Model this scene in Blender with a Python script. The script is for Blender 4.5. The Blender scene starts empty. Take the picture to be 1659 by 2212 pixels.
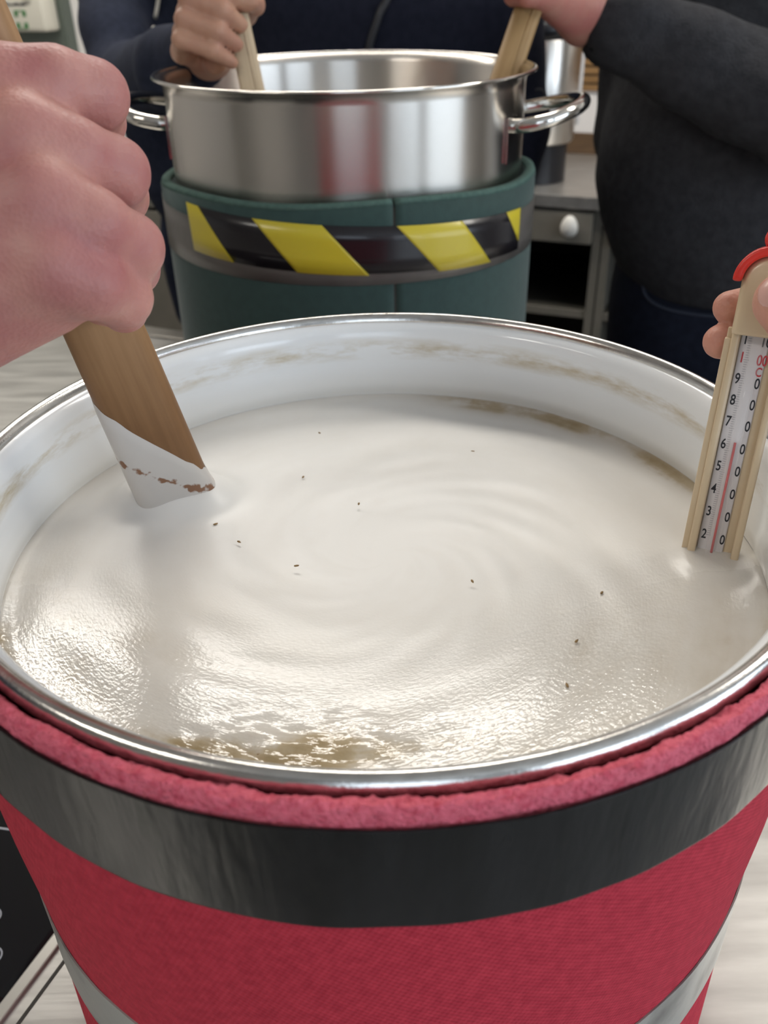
import bpy, bmesh, math, random
import numpy as np
from mathutils import Matrix, Vector, noise as mnoise

# ------------------------------------------------------------------ camera
FPX, PITCH, ROLL = 1900.0, math.radians(32.2), math.radians(-1.33)
CAM = np.array([0.0, 0.0, 1.398])
cp, sp, cr, sr = math.cos(PITCH), math.sin(PITCH), math.cos(ROLL), math.sin(ROLL)
FWD = np.array([0, cp, -sp]); UP0 = np.array([0, sp, cp]); RT0 = np.array([1.0, 0, 0])
RT = RT0 * cr + UP0 * sr
UPV = -RT0 * sr + UP0 * cr
sc = bpy.context.scene
cam_d = bpy.data.cameras.new('camera')
cam = bpy.data.objects.new('camera', cam_d)
sc.collection.objects.link(cam)
cam.matrix_world = Matrix(((RT[0], UPV[0], -FWD[0], CAM[0]), (RT[1], UPV[1], -FWD[1], CAM[1]),
                           (RT[2], UPV[2], -FWD[2], CAM[2]), (0, 0, 0, 1)))
cam_d.sensor_fit = 'VERTICAL'; cam_d.sensor_height = 36.0
cam_d.lens = FPX / 2212 * 36.0
cam_d.clip_start = 0.01
cam_d.dof.use_dof = True
cam_d.dof.focus_distance = 0.385
cam_d.dof.aperture_fstop = 12.5
sc.camera = cam

# ------------------------------------------------------------------ world, exposure
sc.view_settings.view_transform = 'Standard'
sc.view_settings.look = 'None'
sc.view_settings.gamma = 1.0
sc.view_settings.use_curve_mapping = False
sc.view_settings.exposure = 0.18
w = bpy.data.worlds.new('world'); sc.world = w; w.use_nodes = True
w.node_tree.nodes['Background'].inputs[0].default_value = (0.80, 0.90, 1.0, 1)
w.node_tree.nodes['Background'].inputs[1].default_value = 0.4
sc.cycles.max_bounces = 5; sc.cycles.diffuse_bounces = 3; sc.cycles.glossy_bounces = 3; sc.cycles.transmission_bounces = 5
sc.cycles.adaptive_threshold = 0.05

ROT = math.radians(-22.8)                      # the room is turned against the camera
RA = np.array([math.cos(ROT), math.sin(ROT)]); RB = np.array([-RA[1], RA[0]])
def rf(a, b, z=0.0):
    p = RA * a + RB * b
    return (p[0], p[1], z)

LAMP_POWER = 15.5
WINDOW_POWER = 24.0
COL = sc.collection
def area(name, loc, rot, sx, sy, power, color):
    l = bpy.data.lights.new(name, 'AREA'); l.shape = 'RECTANGLE'; l.size = sx; l.size_y = sy
    l.energy = power; l.color = color
    o = bpy.data.objects.new(name, l); COL.objects.link(o); o.location = loc; o.rotation_euler = rot
    return o
# daylight through the windows of the right wall and of the wall behind the camera
for i, b in enumerate((-1.25, 0.60)):
    area('window_daylight', rf(2.95, b, 1.60), (0, math.radians(90), ROT), 1.5, 1.5, WINDOW_POWER, (0.74, 0.86, 1.0))
area('window_daylight', rf(1.2, -2.33, 1.75), (math.radians(-90), 0, ROT + math.pi), 1.25, 1.3, WINDOW_POWER * 0.4, (0.74, 0.86, 1.0))

# ------------------------------------------------------------------ helpers
def ray(u, v):
    x = (u - 829.5) / FPX; y = -(v - 1106) / FPX
    return FWD + RT * x + UPV * y
def at(u, v, d):
    return CAM + ray(u, v) * d
def atY(u, v, Y):
    r = ray(u, v); return CAM + r * (Y / r[1])
def tag(o, label=None, cat=None, group=None, kind=None):
    if label: o['label'] = label
    if cat: o['category'] = cat
    if group: o['group'] = group
    if kind: o['kind'] = kind
    return o
def empty(name, loc=(0, 0, 0), parent=None):
    o = bpy.data.objects.new(name, None); COL.objects.link(o); o.location = loc
    o.empty_display_size = 0.02
    return o
def link(name, me, mat, parent=None, smooth=True):
    o = bpy.data.objects.new(name, me); COL.objects.link(o)
    if mat is not None:
        for m in (mat if isinstance(mat, (list, tuple)) else [mat]): me.materials.append(m)
    if smooth and len(me.polygons):
        me.polygons.foreach_set('use_smooth', [True] * len(me.polygons))
    if parent is not None:
        o.parent = parent
        # geometry is given in world space: undo the parent's placement
        o.matrix_parent_inverse = parent_world(parent).inverted()
    return o
def parent_world(p):
    m = p.matrix_basis.copy()
    if p.parent is not None: m = parent_world(p.parent) @ p.matrix_parent_inverse @ m
    return m
def mesh(name, verts, faces):
    me = bpy.data.meshes.new(name)
    me.from_pydata([tuple(map(float, v)) for v in verts], [], [tuple(map(int, f)) for f in faces]); me.update()
    return me
def recalc(me):
    bm = bmesh.new(); bm.from_mesh(me); bmesh.ops.recalc_face_normals(bm, faces=bm.faces); bm.to_mesh(me); bm.free()
    return me
def np_mesh(name, V, Q):
    me = bpy.data.meshes.new(name)
    n = len(V); q = len(Q)
    me.vertices.add(n); me.vertices.foreach_set('co', np.asarray(V, np.float32).ravel())
    me.loops.add(q * 4); me.loops.foreach_set('vertex_index', np.asarray(Q, np.int32).ravel())
    me.polygons.add(q); me.polygons.foreach_set('loop_start', np.arange(0, q * 4, 4, dtype=np.int32))
    me.polygons.foreach_set('loop_total', np.full(q, 4, np.int32))
    me.update(calc_edges=True); me.validate()
    return me
def box_mesh(name, lo, hi, bevel=0.0, seg=2):
    bm = bmesh.new(); bmesh.ops.create_cube(bm, size=1.0)
    for v in bm.verts:
        v.co = Vector([lo[i] + (v.co[i] + 0.5) * (hi[i] - lo[i]) for i in range(3)])
    if bevel: bmesh.ops.bevel(bm, geom=list(bm.edges), offset=bevel, segments=seg, affect='EDGES', profile=0.6)
    me = bpy.data.meshes.new(name); bm.to_mesh(me); bm.free(); return me
MROOM = Matrix.Rotation(ROT, 4, 'Z')
def rbox(name, lo, hi, mat, parent=None, bevel=0.0, smooth=False):
    me = box_mesh(name, lo, hi, bevel); me.transform(MROOM)
    return link(name, me, mat, parent, smooth)
def lathe(name, prof, cx, cy, n=180, closed=False, fn=None):
    V = []; F = []; m = len(prof)
    for i in range(n):
        t = 2 * math.pi * i / n
        for j, (r, z) in enumerate(prof):
            if fn: r, z = fn(t, j, r, z)
            V.append((cx + r * math.sin(t), cy - r * math.cos(t), z))
    mm = m if closed else m - 1
    for i in range(n):
        for j in range(mm):
            a = i * m + j; b = i * m + (j + 1) % m; c = ((i + 1) % n) * m + (j + 1) % m; d = ((i + 1) % n) * m + j
            F.append((a, b, c, d))
    return recalc(mesh(name, V, F))
def tube(name, pts, rad, n=14, closed=False):
    pts = [Vector(p) for p in pts]; V = []; F = []
    rads = rad if isinstance(rad, (list, tuple)) else [rad] * len(pts)
    prev = None
    for i, p in enumerate(pts):
        if closed: t = pts[(i + 1) % len(pts)] - pts[i - 1]
        else: t = pts[min(i + 1, len(pts) - 1)] - pts[max(i - 1, 0)]
        t.normalize()
        if prev is None:
            u = t.cross(Vector((0.13, 0.27, 0.95)));
            if u.length < 1e-4: u = t.cross(Vector((1, 0, 0)))
            u.normalize()
        else: u = (prev - t * prev.dot(t)).normalized()
        prev = u; v = t.cross(u)
        for k in range(n):
            a = 2 * math.pi * k / n
            V.append(p + (u * math.cos(a) + v * math.sin(a)) * rads[i])
    m = len(pts)
    for i in range(m if closed else m - 1):
        for k in range(n):
            F.append((i * n + k, i * n + (k + 1) % n, ((i + 1) % m) * n + (k + 1) % n, ((i + 1) % m) * n + k))
    if not closed:
        F.append(tuple(range(n - 1, -1, -1))); F.append(tuple((m - 1) * n + k for k in range(n)))
    return recalc(mesh(name, V, F))
def spline(pts, n=8):
    P = [np.array(p, float) for p in pts]; out = []
    for i in range(len(P) - 1):
        p0 = P[max(i - 1, 0)]; p1 = P[i]; p2 = P[i + 1]; p3 = P[min(i + 2, len(P) - 1)]
        for k in range(n):
            t = k / n
            out.append(0.5 * (2 * p1 + (p2 - p0) * t + (2 * p0 - 5 * p1 + 4 * p2 - p3) * t * t + (3 * p1 - p0 - 3 * p2 + p3) * t ** 3))
    out.append(P[-1]); return out

# ------------------------------------------------------------------ materials
def mat(name, color, rough=0.5, metal=0.0, bump=0.0, bscale=100.0, bdist=0.001, color2=None, cscale=20.0, cstretch=(1, 1, 1),
        spec=0.5, sss=0.0, sheen=0.0, coat=0.0, aniso=0.0, detail=4.0, lo=0.35, hi=0.65, trans=0.0, ior=1.45, rvar=0.0, bstretch=(1, 1, 1)):
    m = bpy.data.materials.new(name); m.use_nodes = True
    nt = m.node_tree; N = nt.nodes; L = nt.links
    p = N['Principled BSDF']
    p.inputs['Base Color'].default_value = (*color, 1)
    p.inputs['Roughness'].default_value = rough; p.inputs['Metallic'].default_value = metal
    p.inputs['Specular IOR Level'].default_value = spec
    p.inputs['Coat Weight'].default_value = coat; p.inputs['Coat Roughness'].default_value = 0.08
    p.inputs['Sheen Weight'].default_value = sheen
    p.inputs['IOR'].default_value = ior
    if trans: p.inputs['Transmission Weight'].default_value = trans
    if sss:
        p.inputs['Subsurface Weight'].default_value = sss
        p.inputs['Subsurface Radius'].default_value = (1.0, 0.35, 0.2); p.inputs['Subsurface Scale'].default_value = 0.004
    if aniso:
        p.inputs['Anisotropic'].default_value = aniso
        p.inputs['Anisotropic Rotation'].default_value = 0.25
        t = N.new('ShaderNodeTangent'); t.direction_type = 'RADIAL'; t.axis = 'Z'; L.new(t.outputs[0], p.inputs['Tangent'])
    co = N.new('ShaderNodeTexCoord')
    def mapped(s):
        mp = N.new('ShaderNodeMapping'); mp.inputs['Scale'].default_value = s; L.new(co.outputs['Object'], mp.inputs[0]); return mp.outputs[0]
    if color2:
        nz = N.new('ShaderNodeTexNoise'); nz.inputs['Scale'].default_value = cscale; nz.inputs['Detail'].default_value = detail
        L.new(mapped(cstretch), nz.inputs['Vector'])
        rp = N.new('ShaderNodeValToRGB'); rp.color_ramp.elements[0].position = lo; rp.color_ramp.elements[1].position = hi
        rp.color_ramp.elements[0].color = (*color, 1); rp.color_ramp.elements[1].color = (*color2, 1)
        L.new(nz.outputs['Fac'], rp.inputs[0]); L.new(rp.outputs[0], p.inputs['Base Color'])
        if rvar:
            mr = N.new('ShaderNodeMapRange'); mr.inputs['To Min'].default_value = rough - rvar; mr.inputs['To Max'].default_value = rough + rvar
            L.new(nz.outputs['Fac'], mr.inputs[0]); L.new(mr.outputs[0], p.inputs['Roughness'])
    if bump:
        nb = N.new('ShaderNodeTexNoise'); nb.inputs['Scale'].default_value = bscale; nb.inputs['Detail'].default_value = 2
        L.new(mapped(bstretch), nb.inputs['Vector'])
        bp = N.new('ShaderNodeBump'); bp.inputs['Strength'].default_value = bump; bp.inputs['Distance'].default_value = bdist
        L.new(nb.outputs['Fac'], bp.inputs['Height']); L.new(bp.outputs[0], p.inputs['Normal'])
    return m
def nodes(m): return m.node_tree.nodes, m.node_tree.links, m.node_tree.nodes['Principled BSDF']

M = {}
M['wall'] = mat('wall_paint', (0.80, 0.77, 0.74), 0.8)
M['ceiling'] = mat('ceiling_paint', (0.82, 0.80, 0.77), 0.9)
M['floor'] = mat('floor_tile', (0.12, 0.105, 0.09), 0.45, color2=(0.15, 0.135, 0.115), cscale=12)
M['door'] = mat('door_paint', (0.105, 0.125, 0.105), 0.5, bump=0.05, bscale=200)
M['steel_top'] = mat('worktop_steel', (0.47, 0.455, 0.43), 0.36, 0.8, color2=(0.60, 0.585, 0.555), cscale=30, cstretch=(0.4, 2.5, 1), rvar=0.08, bump=0.08, bscale=60, bstretch=(0.3, 4, 1))
M['steel_trim'] = mat('trim_steel', (0.60, 0.58, 0.54), 0.3, 0.9)
M['hob_glass'] = mat('hob_glass', (0.006, 0.006, 0.008), 0.06, spec=0.5)
M['print_white'] = mat('hob_print', (0.35, 0.37, 0.42), 0.4)
M['counter_dark'] = mat('carcass_dark', (0.035, 0.032, 0.026), 0.6)
M['drawer'] = mat('drawer_front', (0.15, 0.14, 0.115), 0.5, color2=(0.17, 0.155, 0.13), cscale=20)
M['knob'] = mat('knob_white', (0.75, 0.73, 0.68), 0.3)
M['wood_rail'] = mat('wood_rail', (0.21, 0.115, 0.045), 0.45, color2=(0.30, 0.17, 0.07), cscale=14, cstretch=(1, 1, 12))
M['wood_dark'] = mat('wood_upstand', (0.085, 0.05, 0.026), 0.5, color2=(0.12, 0.07, 0.035), cscale=14, cstretch=(1, 1, 12))
M['white_panel'] = mat('white_panel', (0.74, 0.71, 0.69), 0.5)
M['lamp_glow'] = None

# ------------------------------------------------------------------ the room
def structure(o): o['kind'] = 'structure'; return o
structure(rbox('floor', (-4.2, -2.4, -0.05), (3.0, 2.9, 0.0), M['floor']))
structure(rbox('ceiling', (-4.2, -2.4, 2.75), (3.0, 2.9, 2.80), M['ceiling']))
structure(rbox('wall_back', (-4.2, 2.78, 0), (3.0, 2.9, 2.75), M['wall']))
M['wall_grey'] = mat('wall_ambient_cut_grey', (0.30, 0.29, 0.28), 0.8)  # darkened grey for out-of-view walls, added to cut ambient light on the pots
structure(rbox('wall_left', (-4.3, -2.4, 0), (-4.2, 2.9, 2.75), M['wall']))
def wall_with_openings(name, axis, at0, at1, span, openings, zlo, zhi):
    bm = bmesh.new()
    def add(u0, u1, z0, z1):
        if u1 - u0 < 1e-4: return
        lo, hi = ((at0, u0, z0), (at1, u1, z1)) if axis == 'a' else ((u0, at0, z0), (u1, at1, z1))
        r = bmesh.ops.create_cube(bm, size=1.0)
        for v in r['verts']: v.co = Vector([lo[i] + (v.co[i] + 0.5) * (hi[i] - lo[i]) for i in range(3)])
    add(span[0], span[1], 0, zlo); add(span[0], span[1], zhi, 2.75)
    u = span[0]
    for o0, o1 in openings: add(u, o0, zlo, zhi); u = o1
    add(u, span[1], zlo, zhi)
    me = bpy.data.meshes.new(name); bm.to_mesh(me); bm.free(); me.transform(MROOM)
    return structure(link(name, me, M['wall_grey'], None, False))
wall_with_openings('wall_right', 'a', 3.0, 3.1, (-2.4, 2.9), [(-2.05, -0.45), (-0.2, 1.4)], 0.85, 2.4)
wall_with_openings('wall_front', 'b', -2.5, -2.4, (-4.2, 3.0), [(0.55, 1.85)], 1.1, 2.4)
def window(n, lo, hi, axis):
    t = empty('window_%d' % n, rf(*[(lo[i] + hi[i]) / 2 for i in range(2)], lo[2])); t['kind'] = 'structure'
    t.rotation_euler.z = ROT
    bpy.context.view_layer.update()
    k = 1 if axis == 'a' else 0
    f = 0.05
    for (u0, u1, z0, z1) in ((lo[k], hi[k], lo[2], lo[2] + f), (lo[k], hi[k], hi[2] - f, hi[2]), (lo[k], lo[k] + f, lo[2], hi[2]), (hi[k] - f, hi[k], lo[2], hi[2]),
                             ((lo[k] + hi[k]) / 2 - 0.025, (lo[k] + hi[k]) / 2 + 0.025, lo[2], hi[2])):
        l2 = [lo[0], lo[1], z0]; h2 = [hi[0], hi[1], z1]; l2[k] = u0; h2[k] = u1
        rbox('frame_bar', l2, h2, M['white_panel'], t)
window(1, (3.02, -2.05, 0.85), (3.07, -0.45, 2.4), 'a')
window(2, (3.02, -0.2, 0.85), (3.07, 1.4, 2.4), 'a')
window(3, (0.55, -2.48, 1.1), (1.85, -2.43, 2.4), 'b')

# ceiling lamps
def emis(name, col, s):
    m = bpy.data.materials.new(name); m.use_nodes = True; N = m.node_tree.nodes
    p = N['Principled BSDF']; p.inputs['Base Color'].default_value = (0.9, 0.9, 0.9, 1)
    p.inputs['Emission Color'].default_value = (*col, 1); p.inputs['Emission Strength'].default_value = s
    return m
M['lamp_glow'] = emis('lamp_diffuser', (1.0, 0.955, 0.88), LAMP_POWER)
lamp_labels = ['ceiling lamp above the pots, nearest the back wall', 'ceiling lamp over the left of the worktop by the back wall', 'ceiling lamp by the right wall windows',
               'ceiling lamp behind the camera']
for k, (a, b) in enumerate(((-0.75, 1.66), (-2.0, 1.66), (1.2, 1.66), (-1.5, -1.2))):
    t = empty('ceiling_lamp', rf(a, b, 2.70)); t.rotation_euler.z = ROT
    bpy.context.view_layer.update()
    rbox('lamp_housing', (a - 0.62, b - 0.16, 2.705), (a + 0.62, b + 0.16, 2.75), M['white_panel'], t)
    rbox('diffuser', (a - 0.60, b - 0.145, 2.695), (a + 0.60, b + 0.145, 2.7045), M['lamp_glow'], t)
    tag(t, lamp_labels[k], 'lamp', 'ceiling lamps')

# the island the pots stand on
WT = 0.90
isl = empty('kitchen_island', rf(-0.2, 0.4, 0)); isl.rotation_euler.z = ROT
tag(isl, 'steel topped kitchen island under the pots', 'kitchen island')
bpy.context.view_layer.update()
HA0, HA1, HB0, HB1 = -0.93, -0.311, 0.165, 0.70     # hob cut-out
rbox('top_plate', (HA1 + 0.0, -0.12, WT - 0.035), (1.25, 1.082, WT), M['steel_top'], isl, 0.002)
rbox('top_plate', (-1.6, HB1, WT - 0.035), (HA1, 1.082, WT), M['steel_top'], isl, 0.002)
rbox('top_plate', (-1.6, -0.12, WT - 0.035), (HA1, HB0, WT), M['steel_top'], isl, 0.002)
rbox('top_plate', (-1.6, HB0, WT - 0.035), (HA0, HB1, WT), M['steel_top'], isl, 0.002)
rbox('edge_trim', (-1.6, 1.084, WT - 0.035), (1.25, 1.118, WT + 0.002), mat('edge_trim_metal', (0.30, 0.28, 0.25), 0.42, 0.7), isl, 0.003)
rbox('joint_groove', (HA1 + 0.0135, -0.12, WT - 0.001), (HA1 + 0.0155, 1.082, WT + 0.0004), M['counter_dark'], isl)
rbox('cabinet_body', (-1.55, -0.08, 0.1), (1.2, 1.07, WT - 0.035), M['drawer'], isl)
rbox('plinth', (-1.5, -0.02, 0.0), (1.15, 1.0, 0.1), M['counter_dark'], isl)
hob = empty('glass_hob', rf((HA0 + HA1) / 2, (HB0 + HB1) / 2, WT - 0.03)); hob.rotation_euler.z = ROT
tag(hob, 'black glass hob set into the worktop left of the red pot', 'hob')
bpy.context.view_layer.update()
rbox('glass_plate', (HA0 + 0.002, HB0 + 0.002, WT - 0.03), (HA1 - 0.002, HB1 - 0.002, WT + 0.001), M['hob_glass'], hob, 0.004)
rbox('steel_frame', (HA1 - 0.002, HB0 - 0.012, WT - 0.001), (HA1 + 0.006, HB1, WT + 0.0025), M['steel_trim'], hob, 0.001)
rbox('steel_frame', (HA0, HB0 - 0.012, WT - 0.001), (HA1 - 0.002, HB0 + 0.002, WT + 0.0025), M['steel_trim'], hob, 0.001)
def ring_flat(name, a, b, r, w_, parent, mt, a0=0, a1=360):
    V = []; F = []; n = 48
    for i in range(n + 1):
        t = math.radians(a0 + (a1 - a0) * i / n)
        for rr in (r - w_, r + w_):
            for z in (WT + 0.0011, WT + 0.0014):
                V.append(rf(a + rr * math.cos(t), b + rr * math.sin(t), z))
    for i in range(n):
        k = i * 4
        F += [(k + 1, k + 5, k + 7, k + 3), (k, k + 4, k + 5, k + 1), (k + 2, k + 3, k + 7, k + 6)]
    return link(name, recalc(mesh(name, V, F)), mt, parent, False)
ring_flat('control_ring', -0.357, 0.208, 0.0055, 0.0005, hob, M['print_white'])
ring_flat('control_ring', -0.338, 0.188, 0.0055, 0.0005, hob, M['print_white'])
ring_flat('cooking_zone_mark', -0.43, 0.40, 0.142, 0.0008, hob, M['print_white'])
ring_flat('cooking_zone_mark', -0.76, 0.50, 0.10, 0.0008, hob, M['print_white'])

# back counter along the wall
BF, BW = 2.22, 2.775
o = rbox('counter_worktop', (-3.4, BF, WT - 0.03), (1.6, BW, WT), M['steel_top'], None, 0.002)
tag(o, 'long pale worktop along the back wall', 'worktop')
cab_labels = ['drawer unit under the back worktop below the small white box', 'drawer unit behind the hoodie wearer', 'drawer unit behind the back of the steel pot',
              'drawer unit with white oval knob beside the grey jumper', 'drawer unit behind the grey jumper wearer', 'rightmost drawer unit under the back worktop']
for k in range(6):
    a0 = -2.74 + 0.6 * k; a1 = a0 + 0.6
    t = empty('drawer_unit', rf((a0 + a1) / 2, (BF + BW) / 2, 0)); t.rotation_euler.z = ROT
    bpy.context.view_layer.update()
    rbox('side_panel', (a0 + 0.002, BF + 0.02, 0.0), (a0 + 0.022, BW - 0.02, WT - 0.032), M['drawer'], t)
    rbox('side_panel', (a1 - 0.022, BF + 0.02, 0.0), (a1 - 0.002, BW - 0.02, WT - 0.032), M['drawer'], t)
    rbox('back_panel', (a0 + 0.022, BW - 0.03, 0.0), (a1 - 0.022, BW - 0.02, WT - 0.032), M['counter_dark'], t)
    rbox('top_rail', (a0 + 0.022, BF + 0.012, 0.868), (a1 - 0.022, BF + 0.05, WT - 0.032), M['drawer'], t)
    rbox('shelf', (a0 + 0.022, BF + 0.03, 0.59), (a1 - 0.022, BW - 0.03, 0.61), M['counter_dark'], t)
    rbox('shelf_edge', (a0 + 0.022, BF + 0.024, 0.59), (a1 - 0.022, BF + 0.03, 0.61), M['drawer'], t)
    if k < 3: rbox('cabinet_door', (a0 + 0.024, BF + 0.004, 0.10), (a1 - 0.024, BF + 0.022, 0.775), M['drawer'], t, 0.003)
    rbox('base_shelf', (a0 + 0.022, BF + 0.03, 0.08), (a1 - 0.022, BW - 0.03, 0.10), M['counter_dark'], t)
    d = rbox('drawer', (a0 + 0.024, BF + 0.004, 0.785), (a1 - 0.024, BF + 0.40, 0.862), M['drawer'], t, 0.003)
    ka = a0 + 0.02 + 0.503 if k == 3 else (a0 + a1) / 2
    ka = -0.417 if k == 3 else ka
    bm = bmesh.new(); bmesh.ops.create_uvsphere(bm, u_segments=20, v_segments=12, radius=1.0)
    for v in bm.verts:
        taper = 1.0 - 0.18 * v.co.z
        v.co = Vector((ka + v.co.x * 0.0215 * taper, BF - 0.012 + v.co.y * 0.016, 0.831 + v.co.z * 0.0265))
    me = bpy.data.meshes.new('knob'); bm.to_mesh(me); bm.free(); me.transform(MROOM)
    link('knob', me, M['knob'], d)
    tag(t, cab_labels[k], 'drawer unit', 'drawer units under the back worktop')
structure(rbox('trim_1', (-0.95, BW - 0.02, WT), (1.6, BW + 0.004, 0.957), M['wood_dark']))
structure(rbox('trim_2', (-0.95, BW - 0.012, 0.957), (1.6, BW + 0.004, 1.067), M['white_panel']))
sl = empty('wooden_slat_panel', rf(0.3, BW - 0.01, 1.067)); sl.rotation_euler.z = ROT
tag(sl, 'brown wooden slatted panel on the wall behind the steel urn', 'wall panel')
bpy.context.view_layer.update()
rbox('backing', (-0.95, BW - 0.006, 1.067), (1.6, BW + 0.004, 1.42), M['counter_dark'], sl)
for k in range(16):
    z = 1.068 + k * 0.0215
    rbox('slat', (-0.95, BW - 0.02, z), (1.6, BW - 0.007, z + 0.0165), M['wood_rail'], sl, 0.002)
o = rbox('white_box', (-2.35, 2.50, WT + 0.002), (-1.97, 2.72, 0.958), M['white_panel'], None, 0.008)
tag(o, 'flat white box on the back worktop left of the navy hoodie', 'box')

# grey-green door with the first aid box
dr = rbox('door_1', (-3.3, 2.735, 0.0), (-2.275, 2.782, 2.1), M['door']); structure(dr)
rbox('door_handle', (-2.40, 2.70, 1.02), (-2.36, 2.735, 1.05), M['steel_trim'], dr, 0.004)
fa = empty('first_aid_box', rf(-2.46, 2.70, 1.212)); fa.rotation_euler.z = ROT
tag(fa, 'white first aid box with green cross sign on the grey green door', 'first aid box')
bpy.context.view_layer.update()
M['box_white'] = mat('box_plastic', (0.66, 0.63, 0.54), 0.4)
M['sign_green'] = mat('sign_green', (0.05, 0.20, 0.06), 0.5)
M['ink'] = mat('ink_dark', (0.05, 0.045, 0.05), 0.6)
FZ = 1.2115
b = rbox('case', (-2.62, 2.66, FZ), (-2.295, 2.735, FZ + 0.102), M['box_white'], fa, 0.012, True)
rbox('lid', (-2.62, 2.658, FZ + 0.105), (-2.295, 2.735, FZ + 0.21), M['box_white'], fa, 0.012, True)
rbox('latch', (-2.365, 2.65, FZ + 0.09), (-2.335, 2.659, FZ + 0.13), M['box_white'], fa, 0.003)
# green sign square with a white cross: four corner pieces and a thin border
fx, fz, q = -2.391, FZ + 0.036, 0.024
for sx in (-1, 1):
    for sz in (-1, 1):
        x0, x1 = sorted((fx + sx * 0.009, fx + sx * q)); z0, z1 = sorted((fz + sz * 0.009, fz + sz * q))
        rbox('green_corner', (x0, 2.6585, z0), (x1, 2.6602, z1), M['sign_green'], fa)
for sz in (-1, 1):
    z0, z1 = sorted((fz + sz * q, fz + sz * (q + 0.003)))
    rbox('green_border', (fx - q, 2.6585, z0), (fx + q, 2.6602, z1), M['sign_green'], fa)
rnd = random.Random(3)
x = fx - 0.062
while x < fx + 0.03:
    wd = rnd.uniform(0.004, 0.008)
    rbox('print_mark', (x, 2.6585, FZ + 0.076), (x + wd, 2.6602, FZ + 0.076 + rnd.choice((0.006, 0.006, 0.009))), M['ink'], fa)
    x += wd + 0.0022

# steel urn on the back worktop
M['steel_brush'] = mat('steel_brushed', (0.62, 0.59, 0.55), 0.28, 1.0, aniso=0.75)
M['black_plastic'] = mat('black_plastic', (0.012, 0.012, 0.015), 0.3)
UX, UY = 0.405, 2.42
urn = empty('steel_urn', (UX, UY, WT)); tag(urn, 'tall brushed steel urn with black lid and base on the back worktop', 'urn')
link('base', lathe('base', [(0, WT + .001), (0.088, WT + .001), (0.088, 1.0), (0, 1.0)], UX, UY, 48), M['black_plastic'], urn, False)
link('body', lathe('body', [(0, 0.995), (0.098, 0.995), (0.101, 1.0), (0.107, 1.225), (0.104, 1.23), (0, 1.23)], UX, UY, 64), M['steel_brush'], urn)
link('lid', lathe('lid', [(0.0, 1.231), (0.108, 1.231), (0.108, 1.255), (0.098, 1.272), (0.03, 1.278), (0, 1.278)], UX, UY, 64), M['black_plastic'], urn)
link('level_strip', box_mesh('level_strip', (UX + 0.104, UY - 0.012, 1.03), (UX + 0.113, UY + 0.004, 1.20), 0.002), M['white_panel'], urn)
def recenter(o, loc):
    o.data.transform(Matrix.Translation(-Vector(loc))); o.location = loc; return o
for ch in list(urn.children):
    if ch.name.startswith('body'): recenter(ch, (UX, UY, 1.0))

# ------------------------------------------------------------------ SDF toolkit (smooth bodies, hands, clothes)
def cone(P, a, b, ra, rb):
    a = np.asarray(a, np.float32); b = np.asarray(b, np.float32); ab = b - a
    t = np.clip(((P - a) @ ab) / max(float(ab @ ab), 1e-9), 0, 1)
    return np.linalg.norm(P - a - t[..., None] * ab, axis=-1) - (ra + (rb - ra) * t)
def smin(a, b, k):
    h = np.clip(0.5 + 0.5 * (b - a) / k, 0, 1)
    return b + (a - b) * h - k * h * (1 - h)
def smax(a, b, k): return -smin(-a, -b, k)
def ellip(P, c, r, R=None):
    q = P - np.asarray(c, np.float32)
    if R is not None: q = q @ np.asarray(R, np.float32)
    r = np.asarray(r, np.float32)
    k0 = np.linalg.norm(q / r, axis=-1); k1 = np.linalg.norm(q / (r * r), axis=-1)
    return k0 * (k0 - 1) / np.maximum(k1, 1e-6)
def tower(P, tab, ang=0.0):
    # tab rows: z, cx, cy, rx, ry  (a trunk whose oval section changes with height)
    T = np.array(sorted(tab), float); z = P[..., 2]
    cx = np.interp(z, T[:, 0], T[:, 1]); cy = np.interp(z, T[:, 0], T[:, 2])
    rx = np.interp(z, T[:, 0], T[:, 3]); ry = np.interp(z, T[:, 0], T[:, 4])
    dx = P[..., 0] - cx; dy = P[..., 1] - cy; c, s = math.cos(ang), math.sin(ang)
    x = c * dx + s * dy; y = -s * dx + c * dy
    k = (np.abs(x / rx) ** 2.4 + np.abs(y / ry) ** 2.4) ** (1 / 2.4)
    d = (k - 1) * np.minimum(rx, ry)
    return np.maximum(d, np.maximum(T[0, 0] - z, z - T[-1, 0]))
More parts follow.
